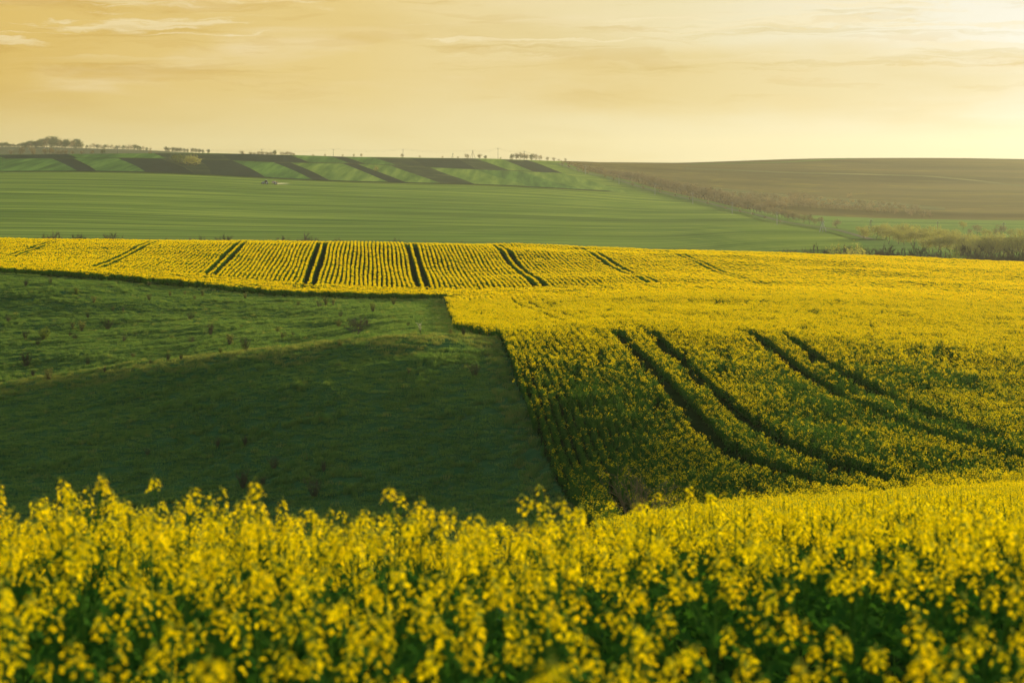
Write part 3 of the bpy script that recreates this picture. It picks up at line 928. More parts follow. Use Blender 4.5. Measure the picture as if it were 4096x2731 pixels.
# ------------------------------------------------------------------ trees and shrubs
def bare_tree(seed, H, spread=.9, nodes=150, twigs=4, trunk=.02, clear=.22, thick=.0035, lobes=3, twl=.10):
    """trunk with limbs grown towards points spread through the crown, and the twigs at their ends"""
    r = random.Random(seed); tk = MB(); cr = MB()
    W_ = H * spread * .5
    lb = []
    for i in range(lobes):
        a = i * 6.28 / lobes + r.random(); q = r.uniform(.15, .42)
        lb.append((Vector((math.cos(a) * W_ * q, math.sin(a) * W_ * q, H * r.uniform(clear + .22, .72))), r.uniform(.50, .72)))
    lb.append((Vector((0, 0, H * (.5 + clear * .5))), .85))
    pts = []
    while len(pts) < nodes:
        c, k_ = lb[r.randrange(len(lb))]
        u = rand_unit(r) * (r.random() ** .45)
        p = c + Vector((u.x * W_ * k_, u.y * W_ * k_, u.z * H * (1 - clear) * .48 * k_))
        if p.z > H * clear * .8: pts.append(p)
    base = Vector((0, 0, 0)); fork = Vector((r.uniform(-.03, .03) * H, r.uniform(-.03, .03) * H, H * clear))
    nodes_ = [base, fork]; par = [-1, 0]; dist = [0, H * clear]
    pts.sort(key=lambda p: (p - fork).length)
    for p in pts:
        best, bi = 1e9, 1
        for i in range(1, len(nodes_)):
            q = nodes_[i]; d = (p - q).length
            sc = d + dist[i] * .35
            if p.z < q.z: sc += (q.z - p.z) * .8
            if sc < best: best, bi = sc, i
        nodes_.append(p); par.append(bi); dist.append(dist[bi] + (p - nodes_[bi]).length)
    cnt = [1] * len(nodes_)
    for i in range(len(nodes_) - 1, 0, -1): cnt[par[i]] += cnt[i]
    R0 = H * trunk
    for i in range(1, len(nodes_)):
        ra = R0 * (cnt[i] / cnt[0]) ** .5
        rb = max(ra * .75, R0 * .08)
        a, b = nodes_[par[i]], nodes_[i]
        big = cnt[i] > 6
        (tk if big else cr).tube(a, b, max(ra, thick * H), max(rb, thick * H) if big else thick * H * .7, 5 if i == 1 else 3)
        if i > 1:
            for _ in range(twigs):
                dd = ((b - a).normalized() * .5 + rand_unit(r, -.35) + (b - fork).normalized() * .4).normalized()
                cr.spike(b.lerp(a, r.random() * .6), b + dd * H * twl * r.uniform(.5, 1.3), thick * H * .8)
    return tk, cr


def norm_h(mbs, H):
    zmax = max(v[2] for mb in mbs for v in mb.v)
    k_ = H / zmax
    for mb in mbs: mb.v = [(x * k_, y * k_, z_ * k_) for x, y, z_ in mb.v]


def add_leaves(cr, seed, n, size, m=1, blobs=True):
    r = random.Random(seed)
    base = cr.v[:]
    for i in range(n):
        p = Vector(base[r.randrange(len(base))]) + rand_unit(r) * size * 2.2
        a = rand_unit(r) * size * r.uniform(.5, 1.1); b = a.cross(rand_unit(r)).normalized() * size * .7
        cr.face([p + a, p + b, p - a, p - b], m)


def kind_tree(nm, seeds, H, bark, twig, leaf=None, nl=0, ls=.2, **kw):
    out = []
    for s_ in seeds:
        tk, cr = bare_tree(s_, H, **kw)
        norm_h((tk, cr), H)
        if leaf: add_leaves(cr, s_, nl, ls)
        out.append((tk.mesh('trunk', [bark]), cr.mesh('crown', [twig] + ([leaf] if leaf else []))))
    return out


def bush(seed, n, H, W_, twig, leaf=None, nl=0, ls=.05, thick=.02):
    """many-stemmed shrub"""
    r = random.Random(seed); st = MB(); cr = MB()
    for i in range(n):
        a = r.random() * 6.28; o_ = r.random()
        d = Vector((math.cos(a) * W_ * .5 * o_, math.sin(a) * W_ * .5 * o_, H * r.uniform(.6, 1.0)))
        b = Vector((math.cos(a), math.sin(a), 0)) * .12 * W_ * r.random()
        mid = b + d * .5 + rand_unit(r) * .05 * H
        st.tube(b, mid, thick, thick * .7, 3); cr.spike(mid, b + d, thick * .7)
        for q in range(7):
            f = r.uniform(.25, 1)
            p = b.lerp(mid, f * 2) if f < .5 else mid.lerp(b + d, f * 2 - 1)
            dd = (d.normalized() + rand_unit(r) * .8).normalized()
            e = p + dd * H * .22 * r.uniform(.5, 1.2)
            cr.spike(p, e, thick * .5)
            for w_ in range(2):
                p2 = p.lerp(e, r.uniform(.3, .9))
                cr.spike(p2, p2 + (dd + rand_unit(r) * .9).normalized() * H * .11, thick * .35)
    if leaf: add_leaves(cr, seed, nl, ls)
    return st.mesh('stems', [twig]), cr.mesh('twigs', [twig] + ([leaf] if leaf else []))


T_BARE = kind_tree('bare', (1, 2, 3, 4, 5), 10, M_BARK, M_TWIGF, spread=1.0, clear=.14, thick=.008, twigs=5)
T_DARK = kind_tree('dark', (11, 12, 13, 14), 12, M_BARK, M_TWIGD, spread=.85, nodes=190, clear=.2, thick=.006, twigs=5)
T_ORCH = kind_tree('orch', (21, 22, 23), 6, M_BARK, M_TWIGF, M_TWIGO, 420, .10, spread=1.1, nodes=100, clear=.14, thick=.010, twigs=5)
T_ORANGE = kind_tree('orange', (24, 25), 6, M_BARK, M_TWIGO, M_TWIGO, 900, .12, spread=1.0, nodes=90, clear=.28, thick=.005)
T_WILL = kind_tree('willow', (31, 32, 33, 34), 10, M_BARK, M_TWIGW, M_WILLOW, 2600, .15, spread=1.0, nodes=150, clear=.08, thick=.004, twigs=6)
T_GREEN = kind_tree('leafy', (41, 42), 8, M_BARK, M_TWIG, M_GREENL, 1800, .15, spread=1.05, nodes=110, clear=.1, thick=.004)
T_WOOD = kind_tree('wood', (51, 52, 53), 18, M_BARK, M_TWIGD, M_DARKL, 1500, .42, spread=.8, nodes=110, clear=.05, thick=.006)
T_WOODB = kind_tree('woodbare', (54, 55), 16, M_BARK, M_TWIGF, spread=.75, nodes=110, clear=.08, thick=.008)
T_HEDGE = kind_tree('hedge', (56, 57, 58), 8, M_BARK, M_TWIGF, spread=1.1, nodes=130, clear=.03, thick=.012, twigs=5)
ONES = ['first', 'second', 'third', 'fourth', 'fifth', 'sixth', 'seventh', 'eighth', 'ninth', 'tenth', 'eleventh', 'twelfth', 'thirteenth', 'fourteenth', 'fifteenth', 'sixteenth', 'seventeenth', 'eighteenth', 'nineteenth', 'twentieth']
TENS = {20: 'twenty', 30: 'thirty', 40: 'forty', 50: 'fifty', 60: 'sixty', 70: 'seventy', 80: 'eighty'}
def ordw(i):
    if i <= 20: return ONES[i - 1]
    t_, u_ = i // 10 * 10, i % 10
    return TENS[t_][:-1] + 'ieth' if u_ == 0 else TENS[t_] + '-' + ONES[u_ - 1]


def put_tree(name, var, X, Y, z, H, H0, label, cat='tree', group=None, wide=1.0, parts=('trunk', 'crown'), sink=.0):
    s_ = H / H0
    e = empty(name, (X, Y, z - sink), random.random() * 6.28, (s_ * wide, s_ * wide, s_))
    tag(e, label, cat, group)
    for nm, me in zip(parts, var): link(nm, me, e)
    return e


# distant wood on the left skyline
gW = 'trees of the distant wood on the left skyline'
cx_ = -10.0
while cx_ < 612:
    hp = np.interp(cx_, [-10, 20, 60, 100, 150, 185, 210, 240, 275, 310, 328, 345, 370, 400, 450, 500, 520, 545, 570, 600, 620], [18, 22, 14, 26, 32, 42, 46, 42, 36, 40, 24, 12, 20, 17, 17, 18, 30, 16, 16, 12, 8])
    big = cx_ < 332
    Yt = random.uniform(2690, 2840)
    X, Y, z = at(cx_, Yt)
    H = (hp * random.uniform(.78, 1.12) + (0 if big else 5)) * Yt / F
    if cx_ > 330 and cx_ < 345: cx_ += 6; continue
    kind = T_WOOD if (random.random() < (.8 if big else .5)) else T_WOODB
    put_tree('woodland_tree', random.choice(kind), X, Y, z, H, 18 if kind is T_WOOD else 16, 'hazy tree of the distant wood on the left skyline' if big else 'small hazy tree in the thin belt right of the distant wood', 'tree', gW if big else 'thin belt of trees right of the distant wood', wide=1.35 if big else 1.15, sink=.5)
    cx_ += random.uniform(4.5, 9) if big else random.uniform(8, 15)
i = 0
for c_, hp in [(663, 14), (676, 10), (690, 13), (700, 12), (712, 11), (722, 12), (735, 10), (748, 9), (770, 12), (783, 12), (797, 11), (810, 9), (833, 12)]:
    X, Y, z = at(c_, 2780); i += 1
    put_tree('woodland_tree', random.choice(T_WOOD), X, Y, z, (hp + 9) * Y / F, 18, ordw(i) + ' tree from the left in the low clump behind the dark crest field', 'tree', 'low clump of trees on the skyline', wide=1.25, sink=.5)

# bushes and small trees along the crest behind the strip fields
crestlist = [(45, 20, 0), (87, 27, 0), (130, 27, 0), (178, 23, 0), (207, 24, 0), (230, 15, 0), (244, 16, 0), (262, 19, 0), (290, 10, 0), (327, 11, 0), (368, 12, 0), (412, 17, 1), (600, 13, 0), (625, 6, 0),
             (968, 15, 2), (1003, 11, 2), (1018, 10, 0), (1035, 14, 2), (1050, 13, 2), (1066, 14, 2), (1082, 14, 2), (1098, 19, 1), (1130, 15, 2), (1147, 16, 2), (1163, 15, 2), (1175, 11, 2), (1253, 8, 0), (1300, 10, 0), (1371, 9, 0), (1415, 12, 0), (1445, 14, 0), (1608, 17, 0), (1679, 11, 0),
             (1770, 11, 0), (1832, 11, 0), (1868, 20, 2), (1919, 22, 0), (1942, 15, 1), (2002, 8, 3), (2049, 22, 1), (2064, 27, 0), (2079, 32, 0), (2095, 28, 0), (2108, 26, 0), (2126, 25, 1), (2142, 27, 0), (2160, 22, 0), (2190, 17, 0), (2215, 16, 0), (2262, 14, 0)]
for i, (c_, hp, t_) in enumerate(crestlist):
    Yt = np.interp(c_, [0, 600, 1200, 1700, 2100, 2300], [1830, 1830, 1840, 1890, 1925, 1960])
    X, Y, z = at(c_, Yt)
    top = (E - float(crest(c_)) + hp) / F * Y
    H = max(2.5, (top - z) * 1.15)
    kind = (T_HEDGE, T_WOOD, T_HEDGE, T_GREEN)[t_]; H0 = (8, 18, 8, 8)[t_]
    lab = ordw(i + 1) + ' from the left of the bushes on the strip field crest'
    put_tree('skyline_bush', random.choice(kind), X, Y, z, H, H0, lab, 'tree', 'bushes along the crest of the strip fields', wide=1.25 if t_ in (1, 2) else 1.0)

# the yellow-green thicket on the strips, and the lone pale bush
for c_, r_, hp, lab in [(700, 652, 30, 'yellow-green bush at the left end of the thicket on the strip fields'), (728, 660, 36, 'largest yellow-green bush in the middle of the thicket on the strip fields'), (752, 666, 34, 'olive bush between the two largest of the thicket on the strips'), (780, 670, 40, 'rounded golden bush at the right end of the thicket on the strip fields')]:
    X, Y, z = pick(c_, r_, 1400, 1800)
    put_tree('thicket_bush', random.choice(T_GREEN[:1] if c_ < 740 else T_WILL), X, Y, z, hp * 1.3 * Y / F, 8 if c_ < 740 else 10, lab, 'bush', 'thicket on the strip fields', wide=1.5)
X, Y, z = pick(1505, 684, 1400, 1800)
put_tree('lone_bush', T_WILL[0], X, Y, z, 27 * Y / F, 10, 'lone pale bush at the top of a dark strip right of the tractor', 'bush', wide=1.2)

# bare trees whose tops show over the yellow crest
cl = [(175, 24, 0), (218, 30, 0), (228, 33, 0), (290, 22, 0), (315, 24, 0), (335, 22, 0), (350, 14, 0), (385, 15, 0), (435, 28, 0), (457, 30, 0), (475, 16, 0), (603, 14, 0), (668, 14, 0), (750, 18, 0), (802, 24, 0), (868, 22, 0), (895, 27, 0), (1105, 14, 0), (1125, 22, 0), (1155, 18, 0), (1195, 15, 0), (1232, 36, 0), (1248, 26, 0), (1355, 18, 0), (1580, 25, 0), (1695, 10, 0), (1845, 16, 0),
      (3140, 26, 0), (3165, 22, 0), (3182, 24, 0), (3213, 28, 0), (3240, 15, 0), (3278, 50, 0), (3318, 44, 1), (3345, 22, 0), (3368, 44, 0), (3388, 36, 0), (3418, 50, 1), (3440, 42, 0), (3462, 38, 0), (3500, 34, 0), (3523, 42, 0), (3543, 56, 0), (3552, 48, 0), (3580, 46, 0), (3604, 34, 0), (3630, 50, 0), (3652, 58, 0), (3688, 40, 0), (3722, 52, 0), (3760, 46, 0), (3800, 44, 2), (3845, 62, 0), (3880, 50, 0), (3918, 66, 0), (3945, 48, 0), (3975, 62, 0), (4005, 46, 0), (4030, 60, 0), (4062, 66, 0), (4090, 58, 0)]
for i, (c_, hp, t_) in enumerate(cl):
    Yt = 470 + random.uniform(-20, 40)
    X, Y, z = at(c_, Yt)
    cr_row = float(np.interp(c_, [0, 600, 1200, 2100, 2600, 3200, 3700, 4200], [957, 962, 968, 984, 997, 1012, 1030, 1046]))
    H = (E - cr_row + hp * (1.45 if c_ < 2300 else 1.15)) / F * Y - z
    if t_ == 0: lab = ordw(i + 1) + ' from the left of the bare trees above the yellow crest'
    elif t_ == 1: lab = ('left' if c_ < 3350 else 'right') + ' one of two pale leafing trees among the bare ones behind the yellow crest'
    else: lab = 'low green leafing tree among bare trees at the right behind the yellow crest'
    put_tree('valley_tree', random.choice(T_DARK if t_ == 0 else T_WILL if t_ == 1 else T_GREEN), X, Y, z, H, (12, 10, 8)[t_], lab, 'tree', 'trees behind the crest of the yellow field', wide=.75 if t_ == 0 else .7)

# willow grove in the valley at the right
wl = []
for c_ in np.arange(3452, 3830, 24): wl.append((c_, 955 + (c_ - 3450) * .05, float(np.interp(c_, [3450, 3500, 3560, 3640, 3760, 3830], [48, 62, 70, 62, 56, 50]))))
for c_ in np.arange(3560, 3830, 26): wl.append((c_, 978 + (c_ - 3560) * .03, 62))
for c_ in np.arange(3700, 4010, 24): wl.append((c_, 1008 + (c_ - 3700) * .04, float(np.interp(c_, [3700, 3740, 3800, 3900, 4000], [50, 76, 82, 76, 74]))))
for c_ in np.arange(3830, 4120, 26): wl.append((c_, 1032, float(np.interp(c_, [3830, 3980, 4060, 4120], [58, 98, 90, 98]))))
for i, (c_, r_, hp) in enumerate(wl):
    c2 = c_ + random.uniform(-8, 8)
    X, Y, z = pick(c2, r_, 610, 1250)
    put_tree('willow', random.choice(T_WILL), X, Y, z, hp * random.uniform(.95, 1.25) * Y / F, 10, 'pale yellow-green willow in the dense valley grove at the right', 'tree', 'willows of the valley grove', wide=1.15)
for i, (c_, r_, hp, t_) in enumerate([(3852, 925, 38, 0), (3880, 945, 30, 1), (3908, 940, 44, 1), (3935, 948, 34, 0), (3960, 948, 30, 0), (3985, 948, 36, 1), (4008, 948, 52, 1), (4042, 955, 40, 0), (4078, 955, 42, 0), (4110, 955, 44, 0), (3432, 930, 26, 0)]):
    X, Y, z = pick(c_, r_, 800, 1400)
    put_tree('valley_bush', random.choice(T_WILL if t_ == 0 else T_BARE), X, Y, z, hp * Y / F, 10, ordw(i + 1) + (' of the loose shrubs behind the grove, pale and leafing' if t_ == 0 else ' of the loose shrubs behind the grove, bare and grey'), 'bush', 'loose shrubs behind the willow grove', wide=1.2)

# trees along the road and the orchard beyond it
rl = np.array(ROAD, float)
i = 0
c_ = 2235.0
while c_ < 3190:
    rr = np.interp(c_, rl[:, 0], rl[:, 1])
    hp = np.interp(c_, [2235, 2330, 2430, 2600, 2800, 3000, 3150, 3190], [12, 18, 36, 58, 66, 62, 40, 34]) * random.uniform(.85, 1.1)
    X, Y, z = pick(c_, rr - random.uniform(11, 17), 950, 2150)
    i += 1
    put_tree('roadside_tree', random.choice(T_BARE + T_ORCH[:1]), X, Y, z, hp * Y / F * .80, 10, ordw(i) + ' from the top of the bare brown trees in the row above the road', 'tree', 'row of bare trees along the dirt road', wide=1.5)
    c_ += random.uniform(9, 14)
for i, (c_, r_, hp) in enumerate([(3172, 882, 34), (3195, 884, 34), (3216, 893, 44), (3238, 897, 46), (3258, 899, 30), (3282, 905, 40), (3347, 917, 42)]):
    X, Y, z = pick(c_, r_, 950, 2000)
    lab = 'rounded bare tree standing alone right of the braced road pole' if i == 6 else ordw(i + 1) + ' of the six spaced bare trees at the lower end of the road row'
    put_tree('roadside_tree', T_BARE[i % 5], X, Y, z, hp * Y / F, 10, lab, 'tree', 'spaced bare trees at the lower end of the road row', wide=1.1)
for i, (c_, hp) in enumerate([(2250, 24), (2275, 22), (2312, 24), (2335, 26), (2350, 20), (2420, 14), (2455, 18), (2530, 22), (2572, 20), (2640, 18), (2700, 16), (2760, 18), (2830, 20), (2900, 16), (2960, 18), (3010, 16), (3060, 15), (3120, 16)]):
    rr = np.interp(c_, rl[:, 0], rl[:, 1])
    X, Y, z = pick(c_, rr + 7, 900, 2150)
    put_tree('verge_tree', T_BARE[i % 5], X, Y, z, hp * Y / F, 10, ordw(i + 1) + ' from the top of the thin bare trees on the near verge of the road', 'tree', 'thin bare trees on the near verge', wide=.9)
gO = 'small trees of the orchard beyond the road'
for b_ in range(4):
    for c_ in np.arange(2760 - b_ * 40, 3760 - (3 - b_) * 30, 25):
        top = np.interp(c_, [2700, 2900, 3100, 3300, 3500, 3780], [770, 775, 790, 800, 812, 838])
        r_ = top + b_ * 11 + random.uniform(-3, 3) + (18 if c_ < 3150 else 8)
        if c_ > 3100 and b_ == 3: r_ -= 5
        if r_ > np.interp(c_, rl[:, 0], rl[:, 1]) - 14: continue
        if c_ > 3600 and random.random() < .35: continue
        X, Y, z = pick(c_ + random.uniform(-6, 6), r_, 1250, 2150)
        dense = c_ < 3260
        put_tree('orchard_tree', random.choice(T_ORCH if (random.random() < .8 or b_ > 1) else T_ORANGE[:1]), X, Y, z, (random.uniform(26, 36) if dense else random.uniform(17, 24)) * Y / F, 6, 'small bare orchard tree with rusty twigs beyond the dirt road', 'tree', gO, wide=1.4)
X, Y, z = pick(3397, 796, 1300, 2100)
put_tree('orchard_tree', T_ORANGE[1], X, Y, z, 26 * Y / F, 6, 'bright orange tree standing above the others at the back of the orchard', 'tree', wide=1.1)

# shrubs in the pasture
B_BROWN = [bush(60 + i, 18, 1.2, (1.3, .8, 1.0)[i], M_SHRUB, thick=.028) for i in range(3)]
B_GREEN = [bush(70 + i, 15, 1.2, .9, M_SHRUB, M_GREENL, 420, .06, thick=.018) for i in range(3)]
B_OLIVE = [bush(76 + i, 20, 1.2, .9, M_SHRUB, M_DRY, 260, .05, thick=.022) for i in range(2)]
B_BLOS = [bush(79, 6, 1.2, .45, M_SHRUB, M_BLOSSOM, 90, .04, thick=.014)]
s1 = []
for x, y, h, t_ in [(200, 390, 50, 'b'), (395, 370, 40, 'b'), (598, 445, 50, 'g'), (62, 670, 50, 'b'), (735, 530, 50, 'o'), (1170, 385, 35, 'o'), (1170, 510, 45, 'o'), (1333, 470, 35, 'o'), (1448, 445, 30, 'o'), (1585, 460, 45, 'o'), (1925, 485, 40, 'o'), (1525, 500, 30, 'o'), (885, 575, 35, 'o'), (965, 590, 35, 'b'), (690, 640, 40, 'b'), (570, 710, 45, 'o'), (640, 720, 70, 'o'), (845, 710, 70, 'b'), (345, 805, 90, 'g'), (200, 795, 60, 'b'), (298, 855, 50, 'b'), (548, 785, 35, 'b'), (585, 810, 40, 'b'), (972, 815, 45, 'b'), (1345, 795, 40, 'g'), (1495, 645, 60, 'b'), (1650, 770, 85, 'b'), (1500, 830, 60, 'b'), (1800, 850, 80, 'o'), (1925, 905, 90, 'b'), (1730, 920, 45, 'g'), (2220, 810, 60, 'o'), (2180, 750, 45, 'g'), (2300, 795, 45, 'b'), (205, 1005, 100, 'b'), (260, 1075, 50, 'b'), (383, 1120, 85, 'o'), (688, 1000, 60, 'b'), (820, 1055, 50, 'b'), (1045, 940, 40, 'o'), (1183, 990, 35, 'o'), (1315, 960, 60, 'b'), (1420, 970, 50, 'b'), (1893, 720, 30, 'g')]:
    s1.append((x / 1.96, 950 + y / 1.96, h / 1.96, t_))
for x, y, h, t_ in [(770, 600, 65, 'o'), (930, 535, 55, 'o'), (400, 540, 55, 'o'), (455, 540, 45, 'o'), (345, 555, 45, 'b'), (185, 545, 35, 'o'), (500, 715, 55, 'o'), (515, 635, 40, 'b'), (390, 830, 40, 'g'), (508, 855, 55, 'o'), (1480, 740, 60, 'b'), (1375, 740, 40, 'o'), (1140, 760, 80, 'w'), (1045, 700, 35, 'b'), (718, 700, 45, 'b'), (1050, 1080, 45, 'o'), (1565, 1090, 90, 'b')]:
    s1.append((1100 + x / 1.96, 950 + y / 1.96, h / 1.96, t_))
for x, y, h, t_ in [(1460, 640, 60, 'b'), (1645, 630, 60, 'b'), (990, 700, 45, 'b'), (1630, 920, 110, 'b'), (1765, 910, 60, 'b'), (1840, 790, 70, 'b'), (2110, 980, 110, 'b'), (2175, 830, 60, 'b')]:
    s1.append((x / 1.68, 1400 + y / 1.68, h / 1.68, t_))
s1.sort()
def spur_row(c): return float(np.interp(c, [0, 418, 818, 1219, 1776, 1915], [1541, 1480, 1419, 1393, 1332, 1315]))
for i, (c_, r_, hp, t_) in enumerate(s1):
    sp = spur_row(c_)
    X, Y, z = pick(c_, r_, 106, float(np.interp(c_, [0, 600, 1200, 1700], [162, 157, 152, 150]))) if r_ > sp - 6 else pick(c_, min(r_, sp - 4), float(np.interp(c_, [0, 600, 1200, 1700], [178, 172, 166, 160])), 275)
    var = {'b': B_BROWN, 'g': B_GREEN, 'o': B_OLIVE, 'w': B_BLOS}[t_]
    word = {'b': 'bare brown', 'g': 'small green leafing', 'o': 'dry olive', 'w': 'white-flowering'}[t_]
    where = 'on the dark near slope' if r_ > sp + 25 else 'on the grassy brow' if r_ > sp - 6 else 'on the pasture behind the brow'
    lab = word + ' shrub ' + where + ', ' + ordw(i + 1) + ' from the left'
    if t_ == 'w': lab = 'thin white-blossoming shrub in the pasture near the yellow field corner'
    put_tree('pasture_shrub', random.choice(var), X, Y, z, hp * 1.2 * Y / F, 1.2, lab, 'shrub', 'shrubs scattered over the pasture', wide=random.uniform(.8, 1.15), parts=('stems', 'twigs'))
# the one bare tree in the pasture
tk, cr = bare_tree(77, 2.6, spread=1.1, nodes=200, twigs=4, trunk=.03, clear=.13, thick=.006)
norm_h((tk, cr), 2.6)
X, Y, z = pick(1432, 1346, 160, 250)
put_tree('small_bare_tree', (tk.mesh('trunk', [M_BARK]), cr.mesh('crown', [M_TWIGD])), X, Y, z, 92 * Y / F, 2.6, 'largest bare tree of the pasture, wide and low, left of the field corner', 'tree', wide=1.15)
# bare bush at the foot of the yellow slope
X, Y, z = at(2560, 88)
bb = bush(91, 40, 2.0, 3.0, M_TWIG, thick=.013)
put_tree('bare_bush', bb, X, Y, z, (E - 1885) / F * Y - z, 2.0, 'broad bare brown bush at the foot of the yellow slope behind the foreground flowers', 'bush', parts=('stems', 'twigs'), wide=.9)

# ------------------------------------------------------------------ power line
M_POLE = simple('weathered_pole', (.19, .15, .10), .85)
M_CONC = simple('pale_pole', (.42, .38, .30), .8)
M_STEEL = simple('dark_steel', (.09, .08, .07), .5)
M_GLASSI = simple('insulator', (.7, .68, .62), .25)


def pole(c, top, base, y0, y1, label, pale=False, brace=0, group='power line poles along the crest', Yfix=None):
    if Yfix: X, Y, z = at(c, Yfix)
    else: X, Y, z = pick(c, base, y0, y1)
    H = (E - top) / F * Y - z
    e = empty('power_pole', (X, Y, z), R(20))
    tag(e, label, 'power pole', group)
    mt = M_CONC if pale else M_POLE
    m_ = MB(); m_.tube((0, 0, -.3), (0, 0, H), .20, .13, 8, cap=True); link('post', m_.mesh('post', mt), e)
    m_ = MB(); m_.box((0, 0, H - .9), (1.1, .07, .07)); ca = link('crossarm', m_.mesh('crossarm', M_STEEL), e)
    for dx in (-1.0, 1.0):
        m_ = MB(); m_.tube((dx, 0, H - .83), (dx, 0, H - .5), .09, .06, 6, cap=True); link('insulator', m_.mesh('insulator', M_GLASSI), ca)
    m_ = MB(); m_.tube((0, 0, H), (0, 0, H + .32), .09, .06, 6, cap=True); link('insulator', m_.mesh('insulator', M_GLASSI), ca)
    for s_ in ((-1, 1)[:brace] if brace < 2 else (-1, 1)):
        m_ = MB(); m_.tube((s_ * H * .33, -.1, -.2), (s_ * .12, 0, H * .86), .16, .12, 6); link('brace', m_.mesh('brace', mt), e)
    return Vector((X, Y, z + H + .3))


tops = []
crest_poles = [(177, 587, 1850, 0), (471, 590, 1850, 0), (763, 594, 1850, 0), (1047, 596, 1850, 0), (1333, 596, 1850, 0), (1612, 597, 1870, 0), (1891, 601, 1890, 2), (1992, 592, 1900, 0), (2097, 605, 1910, 0), (2217, 633, 1900, 0)]
labs = ['leftmost slim power pole, in front of the distant wood', 'slim power pole above the long green crest strip', 'slim power pole just left of the thicket of golden bushes on the crest', 'slim power pole rising from the hedge on the crest above the tractor', 'slim power pole alone on the crest above a green strip', 'slim power pole with a round bare bush at its foot', 'large braced power pole between two bare bushes on the crest', 'tallest slim power pole on the crest with nothing beside it', 'power pole standing in the clump of crest trees', 'short power pole where the crest trees thin out by the road']
for (c_, t_, yy, br), lb in zip(crest_poles, labs):
    tops.append(pole(c_, t_, 0, 0, 0, lb, brace=br, Yfix=yy))
pole(1812, 612, 0, 0, 0, 'short braced power pole left of the large braced one on the crest', brace=1, Yfix=1880)
rtops = [tops[-1]]
for (c_, t_, b_, lb) in [(2342, 663, 700, 'power pole highest up beside the dirt road'), (2476, 697, 738, 'second power pole down the dirt road'), (2620, 734, 781, 'third power pole down the dirt road'), (2771, 771, 818, 'fourth power pole down the dirt road'), (2929, 809, 858, 'fifth power pole down the dirt road'), (3108, 847, 898, 'sixth power pole down the dirt road, just above the braced one')]:
    rtops.append(pole(c_, t_, b_, 950, 2100, lb, pale=True, group='power poles down the dirt road'))
rtops.append(pole(3291, 882, 928, 950, 2000, 'braced power pole with pale insulators at the lower road bend', pale=True, brace=2, group='power poles down the dirt road'))
vt = [rtops[-1]]
for (c_, t_, b_, lb, br) in [(3484, 877, 918, 'braced power pole behind the left end of the willow grove', 1), (3751, 885, 912, 'slim power pole behind the middle of the willow grove', 0), (4015, 889, 925, 'slim power pole behind the shrubs near the right edge', 0)]:
    vt.append(pole(c_, t_, b_, 950, 1500, lb, brace=br, group='power poles across the valley field'))
M_WIRE = simple('wire', (.05, .045, .04), .5)
spn = ['crest', 'road', 'valley']
for arr, wname in ((tops, 'along the crest'), (rtops, 'down beside the dirt road'), (vt, 'across the valley field behind the grove')):
    for i, (a, b) in enumerate(zip(arr[:-1], arr[1:])):
        e = empty('power_line', tuple(a))
        tag(e, ordw(i + 1) + ' span from the left of the sagging wires ' + wname, 'wires', 'spans of wire between the power poles')
        for off in (0, 1):
            m_ = MB(); pr = None
            for q in range(9):
                f = q / 8; p = a.lerp(b, f) + Vector((0, 0, -(1.6 + .4 * off) * 4 * f * (1 - f) - .85 * off)) - a + Vector((.9 * off, 0, 0))
                if pr is not None: m_.tube(pr, p, .03, .03, 3)
                pr = p
            link('wire', m_.mesh('wire', M_WIRE), e)

# ------------------------------------------------------------------ tractor and sprayer (they drive to the left)
M_TGREEN = simple('tractor_paint', (.03, .045, .03), .35, .1)
M_TCREAM = simple('cab_roof_paint', (.62, .50, .36), .5, .1)
M_TYRE = simple('tyre', (.025, .025, .022), .85)
M_RIM = simple('rim', (.52, .50, .44), .5)
M_RED = simple('red_steel', (.38, .07, .04), .5)
M_TANK = simple('sprayer_tank', (.60, .42, .32), .5, .12)
m_, t, out = mat_new('cab_glass')
g_ = principled(t, out, (.05, .06, .06), .08); g_.inputs['Specular IOR Level'].default_value = .8
M_CAB = m_
m_, t, out = mat_new('hood_grey'); principled(t, out, (.34, .36, .33), .35); M_HOOD = m_


def wheel(parent, x, y, r, w, name='wheel'):
    """axle along y"""
    e = MB(); n = 20
    def lathe(mb, prof):
        i0 = len(mb.v)
        for q in range(n):
            t = 2 * math.pi * q / n
            for (rr, yy) in prof: mb.v.append((rr * math.cos(t), yy, rr * math.sin(t)))
        k_ = len(prof)
        for q in range(n):
            for j in range(k_ - 1):
                a = i0 + q * k_ + j; b = i0 + ((q + 1) % n) * k_ + j
                mb.f.append((a, a + 1, b + 1, b)); mb.m.append(0)
    h = w / 2
    lathe(e, [(r * .58, -h * .8), (r * .92, -h), (r, -h * .7), (r, h * .7), (r * .92, h), (r * .58, h * .8)])
    for q in range(n):     # lugs
        t = 2 * math.pi * q / n
        c = Vector((math.cos(t) * r, 0, math.sin(t) * r)); d = Vector((-math.sin(t), 0, math.cos(t)))
        e.face([c - d * .04 + Vector((0, -h * .9, 0)), c + d * .04 + Vector((0, -h * .9, 0)), c * 1.04 + d * .10, c * 1.04 + d * .02])
        e.face([c - d * .04 + Vector((0, h * .9, 0)), c * 1.04 + d * .02, c * 1.04 + d * .10, c + d * .04 + Vector((0, h * .9, 0))])
    rm = MB(); lathe(rm, [(0.0, -h * .35), (r * .2, -h * .45), (r * .3, -h * .3), (r * .5, -h * .35), (r * .6, -h * .82)]); lathe(rm, [(r * .6, h * .82), (r * .5, h * .3), (0, h * .3)])
    wh = link(name, e.mesh('tyre', M_TYRE), parent); wh.location = (x, y, r)
    rr = link('rim', rm.mesh('rim', M_RIM), wh)
    return wh


